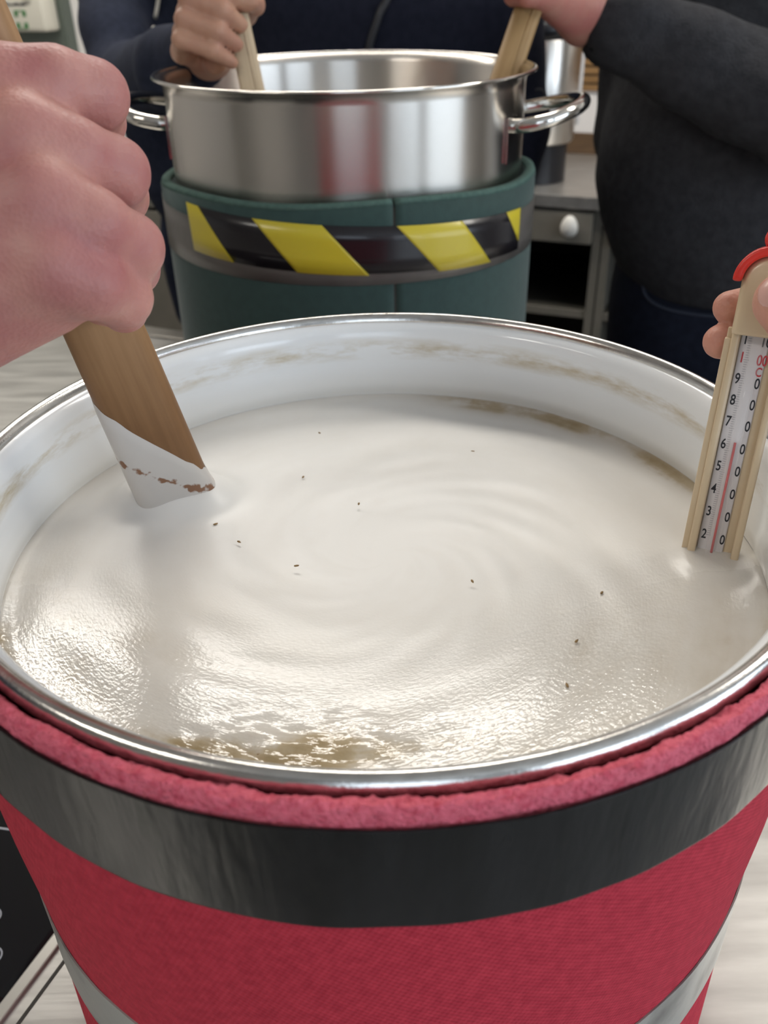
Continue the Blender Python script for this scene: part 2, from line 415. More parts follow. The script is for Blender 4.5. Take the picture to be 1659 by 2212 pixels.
def surface_nets(F, lo, h):
    S = F < 0
    nx, ny, nz = F.shape
    cnt = np.zeros((nx - 1, ny - 1, nz - 1), np.uint8)
    for i in (0, 1):
        for j in (0, 1):
            for k in (0, 1): cnt += S[i:nx - 1 + i, j:ny - 1 + j, k:nz - 1 + k]
    act = (cnt > 0) & (cnt < 8)
    idx = np.full(act.shape, -1, np.int64); C = np.argwhere(act); idx[act] = np.arange(len(C))
    acc = np.zeros((len(C), 3)); num = np.zeros(len(C))
    corners = [(i, j, k) for i in (0, 1) for j in (0, 1) for k in (0, 1)]
    for a in corners:
        for ax in range(3):
            if a[ax]: continue
            b = list(a); b[ax] = 1
            fa = F[C[:, 0] + a[0], C[:, 1] + a[1], C[:, 2] + a[2]]; fb = F[C[:, 0] + b[0], C[:, 1] + b[1], C[:, 2] + b[2]]
            m = (fa < 0) != (fb < 0)
            t = np.where(m, fa / np.where(m, fa - fb, 1), 0)
            p = np.tile(np.array(a, float), (len(C), 1)); p[:, ax] += t
            acc += p * m[:, None]; num += m
    V = (C + acc / np.maximum(num, 1)[:, None]) * h + np.asarray(lo)
    Q = []
    for ax in range(3):
        o1, o2 = [(1, 2), (2, 0), (0, 1)][ax]
        n = [nx, ny, nz]
        sl0 = [slice(1, n[i] - 1) for i in range(3)]; sl1 = list(sl0)
        sl0[ax] = slice(0, n[ax] - 1); sl1[ax] = slice(1, n[ax])
        s0 = S[tuple(sl0)]; s1 = S[tuple(sl1)]
        E_ = np.argwhere(s0 != s1)
        if not len(E_): continue
        flip = s0[tuple(E_.T)]
        base = E_ + 1; base[:, ax] -= 1
        def cell(d1, d2):
            q = base.copy(); q[:, o1] += d1; q[:, o2] += d2
            return idx[q[:, 0], q[:, 1], q[:, 2]]
        a, b, c, d = cell(-1, -1), cell(0, -1), cell(0, 0), cell(-1, 0)
        q = np.stack([a, b, c, d], 1); q[~flip] = q[~flip][:, ::-1]
        Q.append(q)
    Q = np.concatenate(Q); Q = Q[(Q >= 0).all(1)]
    return V, Q
def relax(V, Q, it=2, lam=0.5):
    for _ in range(it):
        A = np.zeros_like(V); n = np.zeros(len(V))
        for i in range(4):
            for j in (1, 3):
                np.add.at(A, Q[:, i], V[Q[:, (i + j) % 4]]); np.add.at(n, Q[:, i], 1)
        V = V + lam * (A / np.maximum(n, 1)[:, None] - V)
    return V
def sdf_geo(fn, lo, hi, h, it=2):
    lo = np.asarray(lo, float) - 2 * h; hi = np.asarray(hi, float) + 2 * h
    n = np.ceil((hi - lo) / h).astype(int) + 1
    xs = [(lo[i] + h * np.arange(n[i])).astype(np.float32) for i in range(3)]
    F = np.empty(tuple(n), np.float32)
    step = max(1, int(400000 // (n[1] * n[2])))
    for i in range(0, n[0], step):
        G = np.stack(np.meshgrid(xs[0][i:i + step], xs[1], xs[2], indexing='ij'), -1)
        F[i:i + step] = fn(G)
    V, Q = surface_nets(F, lo, h)
    return relax(V, Q, it), Q
def sdf_sparse(fn, lo, hi, h, it=3, B=8):
    # the same surface, but the field is evaluated only in blocks the surface can pass through
    lo = np.asarray(lo, float) - 2 * h; hi = np.asarray(hi, float) + 2 * h
    nb = np.ceil((hi - lo) / (h * B)).astype(int) + 1
    C = np.stack(np.meshgrid(*[lo[i] + h * B * (np.arange(nb[i]) + 0.5) for i in range(3)], indexing='ij'), -1).astype(np.float32)
    D = fn(C)
    F = np.repeat(np.repeat(np.repeat(D, B, 0), B, 1), B, 2).astype(np.float32)
    near = np.argwhere(np.abs(D) < h * B * 1.35)
    off = np.stack(np.meshgrid(*[np.arange(B)] * 3, indexing='ij'), -1).reshape(-1, 3)
    for i in range(0, len(near), 800):
        idx = (near[i:i + 800, None, :] * B + off[None]).reshape(-1, 3)
        P = (lo + idx * h).astype(np.float32)
        F[idx[:, 0], idx[:, 1], idx[:, 2]] = fn(P)
    V, Q = surface_nets(F, lo, h)
    return relax(V, Q, it), Q
def sdf_obj(name, fn, lo, hi, h, mt, parent=None, it=2):
    V, Q = sdf_geo(fn, lo, hi, h, it)
    return link(name, np_mesh(name, V, Q), mt, parent)
def merge_geo(parts):
    Vs, Qs, n = [], [], 0
    for V, Q in parts: Vs.append(V); Qs.append(Q + n); n += len(V)
    return np.concatenate(Vs), np.concatenate(Qs)

# ------------------------------------------------------------------ red-sleeved enamel pot
PX, PY = -0.0007, 0.334
RZ = 1.215
M['enamel'] = mat('enamel_white', (0.88, 0.90, 0.91), 0.16, coat=0.4)
def enamel_nodes():
    N, L, p = nodes(M['enamel'])
    g = N.new('ShaderNodeNewGeometry'); s = N.new('ShaderNodeSeparateXYZ'); L.new(g.outputs['Position'], s.inputs[0])
    nz = N.new('ShaderNodeTexNoise'); nz.inputs['Scale'].default_value = 45; nz.inputs['Detail'].default_value = 7; nz.inputs['Roughness'].default_value = 0.65
    mp = N.new('ShaderNodeMapping'); mp.inputs['Scale'].default_value = (0.5, 0.5, 2.2); L.new(g.outputs['Position'], mp.inputs[0]); L.new(mp.outputs[0], nz.inputs['Vector'])
    def band(z0, wd):
        a = N.new('ShaderNodeMath'); a.operation = 'SUBTRACT'; L.new(s.outputs['Z'], a.inputs[0]); a.inputs[1].default_value = z0
        b = N.new('ShaderNodeMath'); b.operation = 'ABSOLUTE'; L.new(a.outputs[0], b.inputs[0])
        c = N.new('ShaderNodeMapRange'); c.inputs['From Min'].default_value = 0; c.inputs['From Max'].default_value = wd
        c.inputs['To Min'].default_value = 1; c.inputs['To Max'].default_value = 0; L.new(b.outputs[0], c.inputs[0]); return c.outputs[0]
    thr = N.new('ShaderNodeMapRange'); thr.inputs['From Min'].default_value = 0.42; thr.inputs['From Max'].default_value = 0.66; L.new(nz.outputs['Fac'], thr.inputs[0])
    m1 = N.new('ShaderNodeMath'); m1.operation = 'MULTIPLY'; L.new(band(1.1985, 0.0075), m1.inputs[0]); L.new(thr.outputs[0], m1.inputs[1])
    m2 = N.new('ShaderNodeMath'); m2.operation = 'MULTIPLY'; L.new(band(1.172, 0.016), m2.inputs[0]); m2.inputs[1].default_value = 0.22
    ad = N.new('ShaderNodeMath'); ad.operation = 'ADD'; ad.use_clamp = True; L.new(m1.outputs[0], ad.inputs[0]); L.new(m2.outputs[0], ad.inputs[1])
    mx = N.new('ShaderNodeMix'); mx.data_type = 'RGBA'; mx.inputs['A'].default_value = (0.88, 0.90, 0.91, 1); mx.inputs['B'].default_value = (0.48, 0.37, 0.18, 1)
    L.new(ad.outputs[0], mx.inputs['Factor']); L.new(mx.outputs['Result'], p.inputs['Base Color'])
enamel_nodes()
M['rim_steel'] = mat('rim_steel', (0.56, 0.54, 0.51), 0.2, 1.0, bump=0.15, bscale=900, bdist=0.0003, color2=(0.70, 0.68, 0.65), cscale=150, cstretch=(1, 1, 6))
pot = empty('enamel_pot', (PX, PY, WT)); tag(pot, 'large white enamel pot with steel rim, wrapped in the red sleeve', 'pot')
prof = [(0, WT + .004), (0.166, WT + .004), (0.1665, WT + 0.01), (0.1668, 1.168), (0.1655, 1.1735), (0.1655, 1.178), (0.1672, 1.1825), (0.1675, 1.188), (0.1675, 1.203), (0.1680, 1.2085), (0.1700, 1.2122), (0.1735, 1.2140),
        (0.1750, 1.2135), (0.1752, 1.2105), (0.1725, 1.2085), (0.1710, 1.204), (0.1708, WT + .002), (0, WT + .002)]
link('pot_body', lathe('pot_body', prof, PX, PY, 220), M['enamel'], pot)
rim = [(0.1758 + 0.0034 * math.cos(2 * math.pi * k / 14), 1.2130 + 0.0050 * math.sin(2 * math.pi * k / 14)) for k in range(14)]
link('rim', lathe('rim', rim, PX, PY, 260, closed=True), M['rim_steel'], pot)

# foam sleeve
def fab(name, c1, c2, rough):
    m = mat(name, c1, rough, color2=c2, cscale=260, detail=6, spec=0.25)
    N, L, p = nodes(m)
    g = N.new('ShaderNodeNewGeometry'); sub = N.new('ShaderNodeVectorMath'); sub.operation = 'SUBTRACT'; sub.inputs[1].default_value = (PX, PY, 0)
    L.new(g.outputs['Position'], sub.inputs[0]); s = N.new('ShaderNodeSeparateXYZ'); L.new(sub.outputs[0], s.inputs[0])
    at2 = N.new('ShaderNodeMath'); at2.operation = 'ARCTAN2'; L.new(s.outputs['X'], at2.inputs[0]); L.new(s.outputs['Y'], at2.inputs[1])
    def wave(ka, kz):
        a = N.new('ShaderNodeMath'); a.operation = 'MULTIPLY'; a.inputs[1].default_value = ka; L.new(at2.outputs[0], a.inputs[0])
        b = N.new('ShaderNodeMath'); b.operation = 'MULTIPLY_ADD'; b.inputs[1].default_value = kz; L.new(s.outputs['Z'], b.inputs[0]); L.new(a.outputs[0], b.inputs[2])
        c = N.new('ShaderNodeMath'); c.operation = 'SINE'; L.new(b.outputs[0], c.inputs[0]); return c.outputs[0]
    w1 = wave(560, 1500); w2 = wave(-330, 2900)
    ad = N.new('ShaderNodeMath'); ad.operation = 'ADD'; L.new(w1, ad.inputs[0]); L.new(w2, ad.inputs[1])
    bp = N.new('ShaderNodeBump'); bp.inputs['Strength'].default_value = 0.35; bp.inputs['Distance'].default_value = 0.0006
    L.new(ad.outputs[0], bp.inputs['Height']); L.new(bp.outputs[0], p.inputs['Normal'])
    return m
M['red_fabric'] = fab('red_fabric', (0.46, 0.028, 0.050), (0.58, 0.042, 0.068), 0.8)
M['pink_foam'] = mat('pink_foam', (0.76, 0.15, 0.205), 0.9, color2=(0.56, 0.06, 0.10), cscale=380, bump=0.9, bscale=700, bdist=0.0016, detail=8, lo=0.45, hi=0.75)
M['tape_dark'] = mat('tape_charcoal', (0.009, 0.009, 0.0085), 0.22, color2=(0.015, 0.015, 0.015), cscale=90, cstretch=(1, 1, 0.15), bump=0.45, bscale=190, bdist=0.0008, bstretch=(1, 1, 0.22), rvar=0.06, spec=0.28)
M['tape_grey'] = mat('tape_silver', (0.36, 0.36, 0.33), 0.3, 0.2, color2=(0.05, 0.05, 0.05), cscale=22, lo=0.55, hi=0.75, bump=0.3, bscale=120, bdist=0.0006)
slv = empty('foam_sleeve', (PX, PY, WT)); tag(slv, 'red foam insulation sleeve with tape bands around the white enamel pot', 'sleeve')
PROFR = [(1.2135, .1858), (1.168, .1855), (1.10, .183), (1.055, .1802), (1.02, .1802), (0.903, .1825)]
def slv_r(z):
    zs = [p[0] for p in PROFR][::-1]; rs = [p[1] for p in PROFR][::-1]
    return float(np.interp(z, zs, rs))
zs = np.linspace(1.1985, 0.903, 26)
link('fabric_cover', lathe('fabric_cover', [(slv_r(z), z) for z in zs] + [(0.1735, 0.903), (0.1735, 1.1985)], PX, PY, 200, closed=True), M['red_fabric'], slv)
far_drop = lambda t: 0.012 * ((1 - math.cos(t)) / 2) ** 2
def foam_fn(t, j, r, z):
    p = Vector((math.sin(t) * 6, math.cos(t) * 6, j * 0.35))
    n = mnoise.noise(p * 2.0) * 0.0011 + mnoise.noise(p * 9.0) * 0.0009 + mnoise.noise(p * 28.0) * 0.0007
    m = mnoise.noise(p * 5.0 + Vector((9, 3, 1))) * 0.0012 + mnoise.noise(p * 31.0 + Vector((2, 8, 1))) * 0.0006
    wgt = 1.0 if 1 < j < 15 else 0.3
    return r + m * wgt * (0.9 if j > 9 else 0.6), z + n * wgt - far_drop(t)
fp = [(0.1848, 1.2020)] + [(0.1853, 1.2045 + 0.0020 * k) for k in range(1, 5)] + [(0.1851, 1.2138), (0.1847, 1.2148), (0.1842, 1.2152), (0.1834, 1.2152), (0.1824, 1.2150), (0.1814, 1.2145), (0.1805, 1.2134), (0.1799, 1.2115), (0.1796, 1.2085), (0.1795, 1.2040), (0.1795, 1.200)]
link('foam_edge', lathe('foam_edge', fp, PX, PY, 900, fn=foam_fn), M['pink_foam'], slv)
def flat_edges(o, cx, cy):
    # keep the narrow edge faces of tapes crisp
    for p in o.data.polygons:
        c = p.center; d = Vector((c.x - cx, c.y - cy, 0)).normalized()
        if abs(p.normal.dot(d)) < 0.6: p.use_smooth = False
    return o
def band(name, z0, z1, off, mt, parent, cx=PX, cy=PY, rf_=slv_r, n=220, a0=None, a1=None, slope=0.0, wob=0.0, thick=0.0007):
    V = []; F = []; jj = (0, .012, .03, .2, .4, .6, .8, .97, .988, 1); k = len(jj)
    full = a0 is None
    cnt = n if full else n + 1
    for i in range(cnt):
        t = 2 * math.pi * i / n if full else math.radians(a0 + (a1 - a0) * i / n)
        for j in range(k):
            z = z1 + (z0 - z1) * jj[j] + slope * math.sin(t) + wob * mnoise.noise(Vector((math.sin(t) * 3, math.cos(t) * 3, 0))) - (0.012 * ((1 - math.cos(t)) / 2) ** 2 if z1 > 1.15 else 0)
            r = rf_(z) + off + 0.0005 * mnoise.noise(Vector((math.sin(t) * 9, math.cos(t) * 9, jj[j] * 1.2 + z * 7)))
            V.append((cx + r * math.sin(t), cy - r * math.cos(t), z))
    base = len(V)
    V += [(cx + (x - cx) * (1 - thick / 0.18), cy + (y - cy) * (1 - thick / 0.18), z) for x, y, z in V]
    m = cnt if full else cnt - 1
    for i in range(m):
        i2 = (i + 1) % cnt
        for j in range(k - 1):
            F.append((i * k + j, i2 * k + j, i2 * k + j + 1, i * k + j + 1)); F.append((base + i * k + j, base + i * k + j + 1, base + i2 * k + j + 1, base + i2 * k + j))
        F.append((i * k, base + i * k, base + i2 * k, i2 * k)); F.append((i * k + k - 1, i2 * k + k - 1, base + i2 * k + k - 1, base + i * k + k - 1))
    return flat_edges(link(name, recalc(mesh(name, V, F)), mt, parent), cx, cy)
tag(band('tape_band', 1.1665, 1.2085, 0.0012, M['tape_dark'], slv, wob=0.0006), 'dark charcoal tape band')
tag(band('tape_band', 1.010, 1.052, 0.0009, M['tape_grey'], slv, wob=0.001), 'silvery grey lower tape band')

# ------------------------------------------------------------------ broth
BZ = 1.166
PAD_B = np.array([-0.107, 0.386, BZ])               # where the stirring paddle enters
M['broth'] = mat('broth', (0.6, 0.55, 0.48), 0.4)
def broth_nodes():
    m = M['broth']; N, L, p = nodes(m)
    g = N.new('ShaderNodeNewGeometry'); sub = N.new('ShaderNodeVectorMath'); sub.operation = 'SUBTRACT'; sub.inputs[1].default_value = (PX, PY, BZ)
    L.new(g.outputs['Position'], sub.inputs[0])
    at_f = N.new('ShaderNodeAttribute'); at_f.attribute_name = 'swirl'          # (cos, sin, radius) of the turned spiral
    at_c = N.new('ShaderNodeAttribute'); at_c.attribute_name = 'foam'
    def noise(scale, detail, vec, stretch, rough=0.6):
        mp = N.new('ShaderNodeMapping'); mp.inputs['Scale'].default_value = stretch; L.new(vec, mp.inputs[0])
        n = N.new('ShaderNodeTexNoise'); n.inputs['Scale'].default_value = scale; n.inputs['Detail'].default_value = detail; n.inputs['Roughness'].default_value = rough
        L.new(mp.outputs[0], n.inputs['Vector']); return n.outputs['Fac']
    sw = noise(1.0, 3, at_f.outputs['Vector'], (2.2, 2.2, 90))
    sp = noise(60, 4, sub.outputs[0], (1, 1, 1))
    ad = N.new('ShaderNodeMath'); ad.operation = 'ADD'; L.new(sw, ad.inputs[0]); L.new(sp, ad.inputs[1])
    cen = N.new('ShaderNodeMath'); cen.operation = 'SUBTRACT'; cen.inputs[1].default_value = 1.0; L.new(ad.outputs[0], cen.inputs[0])
    kk = N.new('ShaderNodeMapRange'); kk.inputs['From Min'].default_value = 0.70; kk.inputs['From Max'].default_value = 0.42; kk.inputs['To Min'].default_value = 0.09; kk.inputs['To Max'].default_value = 1.1; L.new(at_c.outputs['Fac'], kk.inputs[0])
    md = N.new('ShaderNodeMath'); md.operation = 'MULTIPLY'; L.new(cen.outputs[0], md.inputs[0]); L.new(kk.outputs[0], md.inputs[1])
    fo = N.new('ShaderNodeMath'); fo.operation = 'ADD'; L.new(at_c.outputs['Fac'], fo.inputs[0]); L.new(md.outputs[0], fo.inputs[1])
    rp = N.new('ShaderNodeValToRGB'); e = rp.color_ramp.elements
    e[0].position = 0.10; e[0].color = (0.36, 0.275, 0.155, 1)
    e[1].position = 0.92; e[1].color = (0.815, 0.80, 0.765, 1)
    k = rp.color_ramp.elements.new(0.36); k.color = (0.47, 0.385, 0.26, 1)
    k = rp.color_ramp.elements.new(0.58); k.color = (0.645, 0.60, 0.53, 1)
    L.new(fo.outputs[0], rp.inputs[0]); L.new(rp.outputs[0], p.inputs['Base Color'])
    ro = N.new('ShaderNodeMapRange'); ro.inputs['From Min'].default_value = 0.15; ro.inputs['From Max'].default_value = 0.75; ro.inputs['To Min'].default_value = 0.04; ro.inputs['To Max'].default_value = 0.13
    L.new(fo.outputs[0], ro.inputs[0])
    at_q = N.new('ShaderNodeAttribute'); at_q.attribute_name = 'ripple'
    rq = N.new('ShaderNodeMapRange'); rq.interpolation_type = 'SMOOTHERSTEP'; rq.inputs['From Min'].default_value = 0.0; rq.inputs['From Max'].default_value = 0.75; rq.inputs['To Min'].default_value = 0.24; rq.inputs['To Max'].default_value = 0.0; L.new(at_q.outputs['Fac'], rq.inputs[0])
    rs_ = N.new('ShaderNodeMath'); rs_.operation = 'ADD'; L.new(ro.outputs[0], rs_.inputs[0]); L.new(rq.outputs[0], rs_.inputs[1]); L.new(rs_.outputs[0], p.inputs['Roughness'])
    p.inputs['Specular IOR Level'].default_value = 0.62
    fine = noise(1.0, 1, at_f.outputs['Vector'], (38, 38, 900), 0.5)
    bub = noise(520, 1, sub.outputs[0], (1, 1, 1))
    ad2 = N.new('ShaderNodeMath'); ad2.operation = 'ADD'; L.new(fine, ad2.inputs[0]); L.new(bub, ad2.inputs[1])
    at_r = N.new('ShaderNodeAttribute'); at_r.attribute_name = 'ripple'
    bp = N.new('ShaderNodeBump'); bp.inputs['Distance'].default_value = 0.00016; L.new(ad2.outputs[0], bp.inputs['Height']); L.new(at_r.outputs['Fac'], bp.inputs['Strength'])
    L.new(bp.outputs[0], p.inputs['Normal'])
broth_nodes()
def build_broth():
    nr, na = 190, 420; R = 0.1664
    V = [(PX, PY, BZ - 0.003)]; foam = [1.0]; swl = [(0, 0, 0)]; rip = [0.15]
    def g(x, y, cx, cy, sx, sy, ang=0):
        c, s = math.cos(math.radians(ang)), math.sin(math.radians(ang)); dx, dy = x - cx, y - cy
        u = c * dx + s * dy; v = -s * dx + c * dy
        return math.exp(-(u / sx) ** 2 - (v / sy) ** 2)
    for i in range(1, nr + 1):
        r = R * (i / nr)
        for k in range(na):
            t = 2 * math.pi * k / na
            x = PX + r * math.cos(t); y = PY + r * math.sin(t)
            ph = t + 1.6 * math.log(r / 0.02 + 0.6)                 # spiral turned by the stirring
            rr = r / R
            z = -0.0030 * math.exp(-(r / 0.06) ** 2) + 0.0022 * rr * rr
            sm = min(1.0, r / 0.06) ** 2
            z += 0.0005 * math.exp(-((r - 0.085) / 0.05) ** 2) * math.sin(2 * ph + 1.0) * sm + 0.0002 * math.sin(3 * ph + 40 * r) * sm
            n1 = mnoise.noise(Vector((3.0 * math.cos(ph), 3.0 * math.sin(ph), r * 45)))
            z += 0.0006 * n1 * sm
            wet = g(x, y, -0.035, PY - 0.118, 0.035, 0.015, -5)       # open liquid by the near rim
            z += wet * (0.0013 * mnoise.noise(Vector((x * 90, y * 160, 1))) + 0.0005 * mnoise.noise(Vector((x * 170, y * 230, 4))))
            # swell around paddle and thermometer
            dx, dy = x - PAD_B[0], y - PAD_B[1]; dp = math.hypot(dx / 1.2, dy / 0.9)
            z += 0.0095 * math.exp(-(max(dp - 0.016, 0) / 0.009) ** 2)
            dt = math.hypot(x - 0.147, y - 0.319)
            z += 0.002 * math.exp(-(max(dt - 0.012, 0) / 0.006) ** 2)
            z += 0.0012 * math.exp(-((R - r) / 0.004) ** 2)
            V.append((x, y, BZ + z))
            f = 0.90 - 0.05 * rr
            X, Y = x - PX, y - PY
            f -= 0.42 * g(X, Y, 0.062, 0.147, 0.030, 0.009, -22) + 0.46 * g(X, Y, 0.105, 0.124, 0.030, 0.009, -42) + 0.42 * g(X, Y, 0.146, 0.066, 0.024, 0.007, -62)
            f -= 0.13 * g(X, Y, 0.13, 0.02, 0.045, 0.06) + 0.13 * g(X, Y, 0.10, -0.08, 0.055, 0.05)
            f -= 0.50 * g(X, Y, -0.062, -0.122, 0.036, 0.009, -10) + 0.33 * g(X, Y, -0.024, -0.121, 0.026, 0.012, 20) + 0.16 * g(X, Y, 0.02, -0.122, 0.05, 0.012)
            f -= 0.17 * g(X, Y, -0.12, -0.06, 0.05, 0.05) + 0.12 * g(X, Y, -0.15, 0.01, 0.025, 0.07)
            f += 0.06 * math.exp(-(r / 0.06) ** 2) + 0.10 * math.exp(-(max(dp - 0.02, 0) / 0.02) ** 2)
            f -= 0.12 * math.exp(-((R - r) / 0.006) ** 2)
            f += 0.05 * n1
            foam.append(max(0.0, min(1.0, f)))
            swl.append((math.cos(ph), math.sin(ph), r))
            front = 1.0 / (1 + math.exp((y - PY + 0.035) / 0.028)); f -= 0.10 / (1 + math.exp((y - PY + 0.02) / 0.018)); foam[-1] = max(0.0, min(1.0, f))
            rip.append(0.03 + 0.75 * front * (1 - math.exp(-(rr * 1.9) ** 2)))
    F = [(0, 1 + k, 1 + (k + 1) % na, 0) for k in range(0)]
    for i in range(nr - 1):
        b0 = 1 + i * na; b1 = b0 + na
        for k in range(na):
            F.append((b0 + k, b1 + k, b1 + (k + 1) % na, b0 + (k + 1) % na))
    me = bpy.data.meshes.new('broth')
    tris = [(0, 1 + k, 1 + (k + 1) % na) for k in range(na)]
    me.from_pydata(V, [], F + tris); me.update()
    a = me.attributes.new('foam', 'FLOAT', 'POINT'); a.data.foreach_set('value', foam)
    a = me.attributes.new('ripple', 'FLOAT', 'POINT'); a.data.foreach_set('value', rip)
    a = me.attributes.new('swirl', 'FLOAT_VECTOR', 'POINT'); a.data.foreach_set('vector', [c for s in swl for c in s])
    return me
broth = link('broth', build_broth(), M['broth'])
tag(broth, 'pale foamy broth swirling in the white enamel pot', 'broth')
M['husk'] = mat('husk', (0.30, 0.19, 0.08), 0.6)
bm = bmesh.new(); rh = random.Random(11)
spots = [(775, 1088), (516, 1170), (640, 1222), (690, 935), (1022, 975), (1300, 1280), (465, 1132), (1245, 1385), (1225, 1480), (1020, 1255), (560, 1690 - 60), (655, 1030)]
for (u, v) in spots:
    r = ray(u, v); P = CAM + r * ((BZ + 0.0008 - CAM[2]) / r[2])
    res = bmesh.ops.create_icosphere(bm, subdivisions=1, radius=1.0); a = rh.uniform(0, 3.1)
    for q in res['verts']:
        x, y, z = q.co.x * rh.uniform(0.0010, 0.0016), q.co.y * 0.0006, q.co.z * 0.0005
        q.co = Vector((P[0] + x * math.cos(a) - y * math.sin(a), P[1] + x * math.sin(a) + y * math.cos(a), P[2] + z))
me = bpy.data.meshes.new('grain_flecks'); bm.to_mesh(me); bm.free()
tag(link('grain_flecks', me, M['husk'], broth), kind='stuff')

# ------------------------------------------------------------------ wooden paddles
def unit(v): v = np.asarray(v, float); return v / np.linalg.norm(v)
def wood(name, c1, c2, axis, rough=0.55, stain=None):
    # grain drawn along the plank's own axis
    m = mat(name, c1, rough)
    N, L, p = nodes(m)
    g = N.new('ShaderNodeNewGeometry'); z = Vector((0, 0, 1)).rotation_difference(Vector(axis)).to_matrix().inverted().to_euler()
    mp0 = N.new('ShaderNodeMapping'); mp0.inputs['Rotation'].default_value = z; L.new(g.outputs['Position'], mp0.inputs[0])
    def noise(scale, st, det=5):
        mp = N.new('ShaderNodeMapping'); mp.inputs['Scale'].default_value = st; L.new(mp0.outputs[0], mp.inputs[0])
        n = N.new('ShaderNodeTexNoise'); n.inputs['Scale'].default_value = scale; n.inputs['Detail'].default_value = det; L.new(mp.outputs[0], n.inputs['Vector']); return n.outputs['Fac']
    n1 = noise(260, (1, 1, 0.05)); n2 = noise(35, (1, 1, 0.3))
    ad = N.new('ShaderNodeMath'); ad.operation = 'MULTIPLY_ADD'; ad.inputs[1].default_value = 0.6; L.new(n1, ad.inputs[0])
    m2 = N.new('ShaderNodeMath'); m2.operation = 'MULTIPLY'; m2.inputs[1].default_value = 0.5; L.new(n2, m2.inputs[0]); L.new(m2.outputs[0], ad.inputs[2])
    rp = N.new('ShaderNodeValToRGB'); rp.color_ramp.elements[0].position = 0.36; rp.color_ramp.elements[1].position = 0.72
    rp.color_ramp.elements[0].color = (*c2, 1); rp.color_ramp.elements[1].color = (*c1, 1); L.new(ad.outputs[0], rp.inputs[0])
    out = rp.outputs[0]
    if stain:
        # wet, darker wood near the broth: a stain with a soft edge at its own height
        s = N.new('ShaderNodeSeparateXYZ'); L.new(g.outputs['Position'], s.inputs[0])
        mr = N.new('ShaderNodeMapRange'); mr.inputs['From Min'].default_value = stain[0]; mr.inputs['From Max'].default_value = stain[1]
        mr.inputs['To Min'].default_value = 1; mr.inputs['To Max'].default_value = 0
        nn = noise(60, (1, 1, 0.5)); a3 = N.new('ShaderNodeMath'); a3.operation = 'MULTIPLY_ADD'; a3.inputs[1].default_value = 0.03; L.new(nn, a3.inputs[0]); L.new(s.outputs['Z'], a3.inputs[2])
        L.new(a3.outputs[0], mr.inputs[0])
        mx = N.new('ShaderNodeMix'); mx.data_type = 'RGBA'; mx.blend_type = 'MULTIPLY'; L.new(mr.outputs[0], mx.inputs['Factor']); L.new(out, mx.inputs['A']); mx.inputs['B'].default_value = (*stain[2], 1)
        out = mx.outputs['Result']
    L.new(out, p.inputs['Base Color'])
    bp = N.new('ShaderNodeBump'); bp.inputs['Strength'].default_value = 0.25; bp.inputs['Distance'].default_value = 0.0005; L.new(n1, bp.inputs['Height']); L.new(bp.outputs[0], p.inputs['Normal'])
    return m
def section(A, Wd, Nd, hw, ht, n=28, e=3.0):
    out = []
    for k in range(n):
        t = 2 * math.pi * k / n; c, s = math.cos(t), math.sin(t)
        x = math.copysign(abs(c) ** (2 / e), c) * hw; y = math.copysign(abs(s) ** (2 / e), s) * ht
        out.append(A + Wd * x + Nd * y)
    return out
def loft(name, rings):
    n = len(rings[0]); V = [p for r in rings for p in r]; F = []
    for i in range(len(rings) - 1):
        for k in range(n): F.append((i * n + k, i * n + (k + 1) % n, (i + 1) * n + (k + 1) % n, (i + 1) * n + k))
    F.append(tuple(range(n - 1, -1, -1))); F.append(tuple((len(rings) - 1) * n + k for k in range(n)))
    return recalc(mesh(name, V, F))
# stirring paddle in front
PB = CAM + ray(388, 1085) * ((BZ - CAM[2]) / ray(388, 1085)[2])
PT = at(-44, 100, 0.312)
PAX = unit(PT - PB); PLEN = np.linalg.norm(PT - PB)
vd = unit((PB + PT) / 2 - CAM); PW = unit(np.cross(vd, PAX)); 
if PW @ RT < 0: PW = -PW
PN = unit(np.cross(PAX, PW));
if PN @ vd > 0: PN = -PN
hwid = lambda s: 0.0188 - 0.0042 * s if s > 0 else 0.0188 + (0.008 * min(1, -s / 0.25))
hthk = lambda s: 0.0112 if s > -0.1 else 0.0112 - 0.004 * min(1, (-s - 0.1) / 0.2)
paddle = empty('stirring_paddle', tuple(PB - PAX * 0.16)); tag(paddle, 'brown wooden stirring paddle gripped by the large hand at left, foam on its lower end', 'paddle')
M['wood_a'] = wood('paddle_wood', (0.44, 0.26, 0.125), (0.30, 0.165, 0.07), PAX, 0.5, stain=(1.23, 1.33, (0.54, 0.45, 0.36)))
ss = np.linspace(-0.42, 1.45, 60)
link('shaft', loft('shaft', [section(PB + PAX * PLEN * s, PW, PN, hwid(s), hthk(s)) for s in ss]), M['wood_a'], paddle)
M['film'] = mat('foam_film', (0.66, 0.61, 0.56), 0.45)
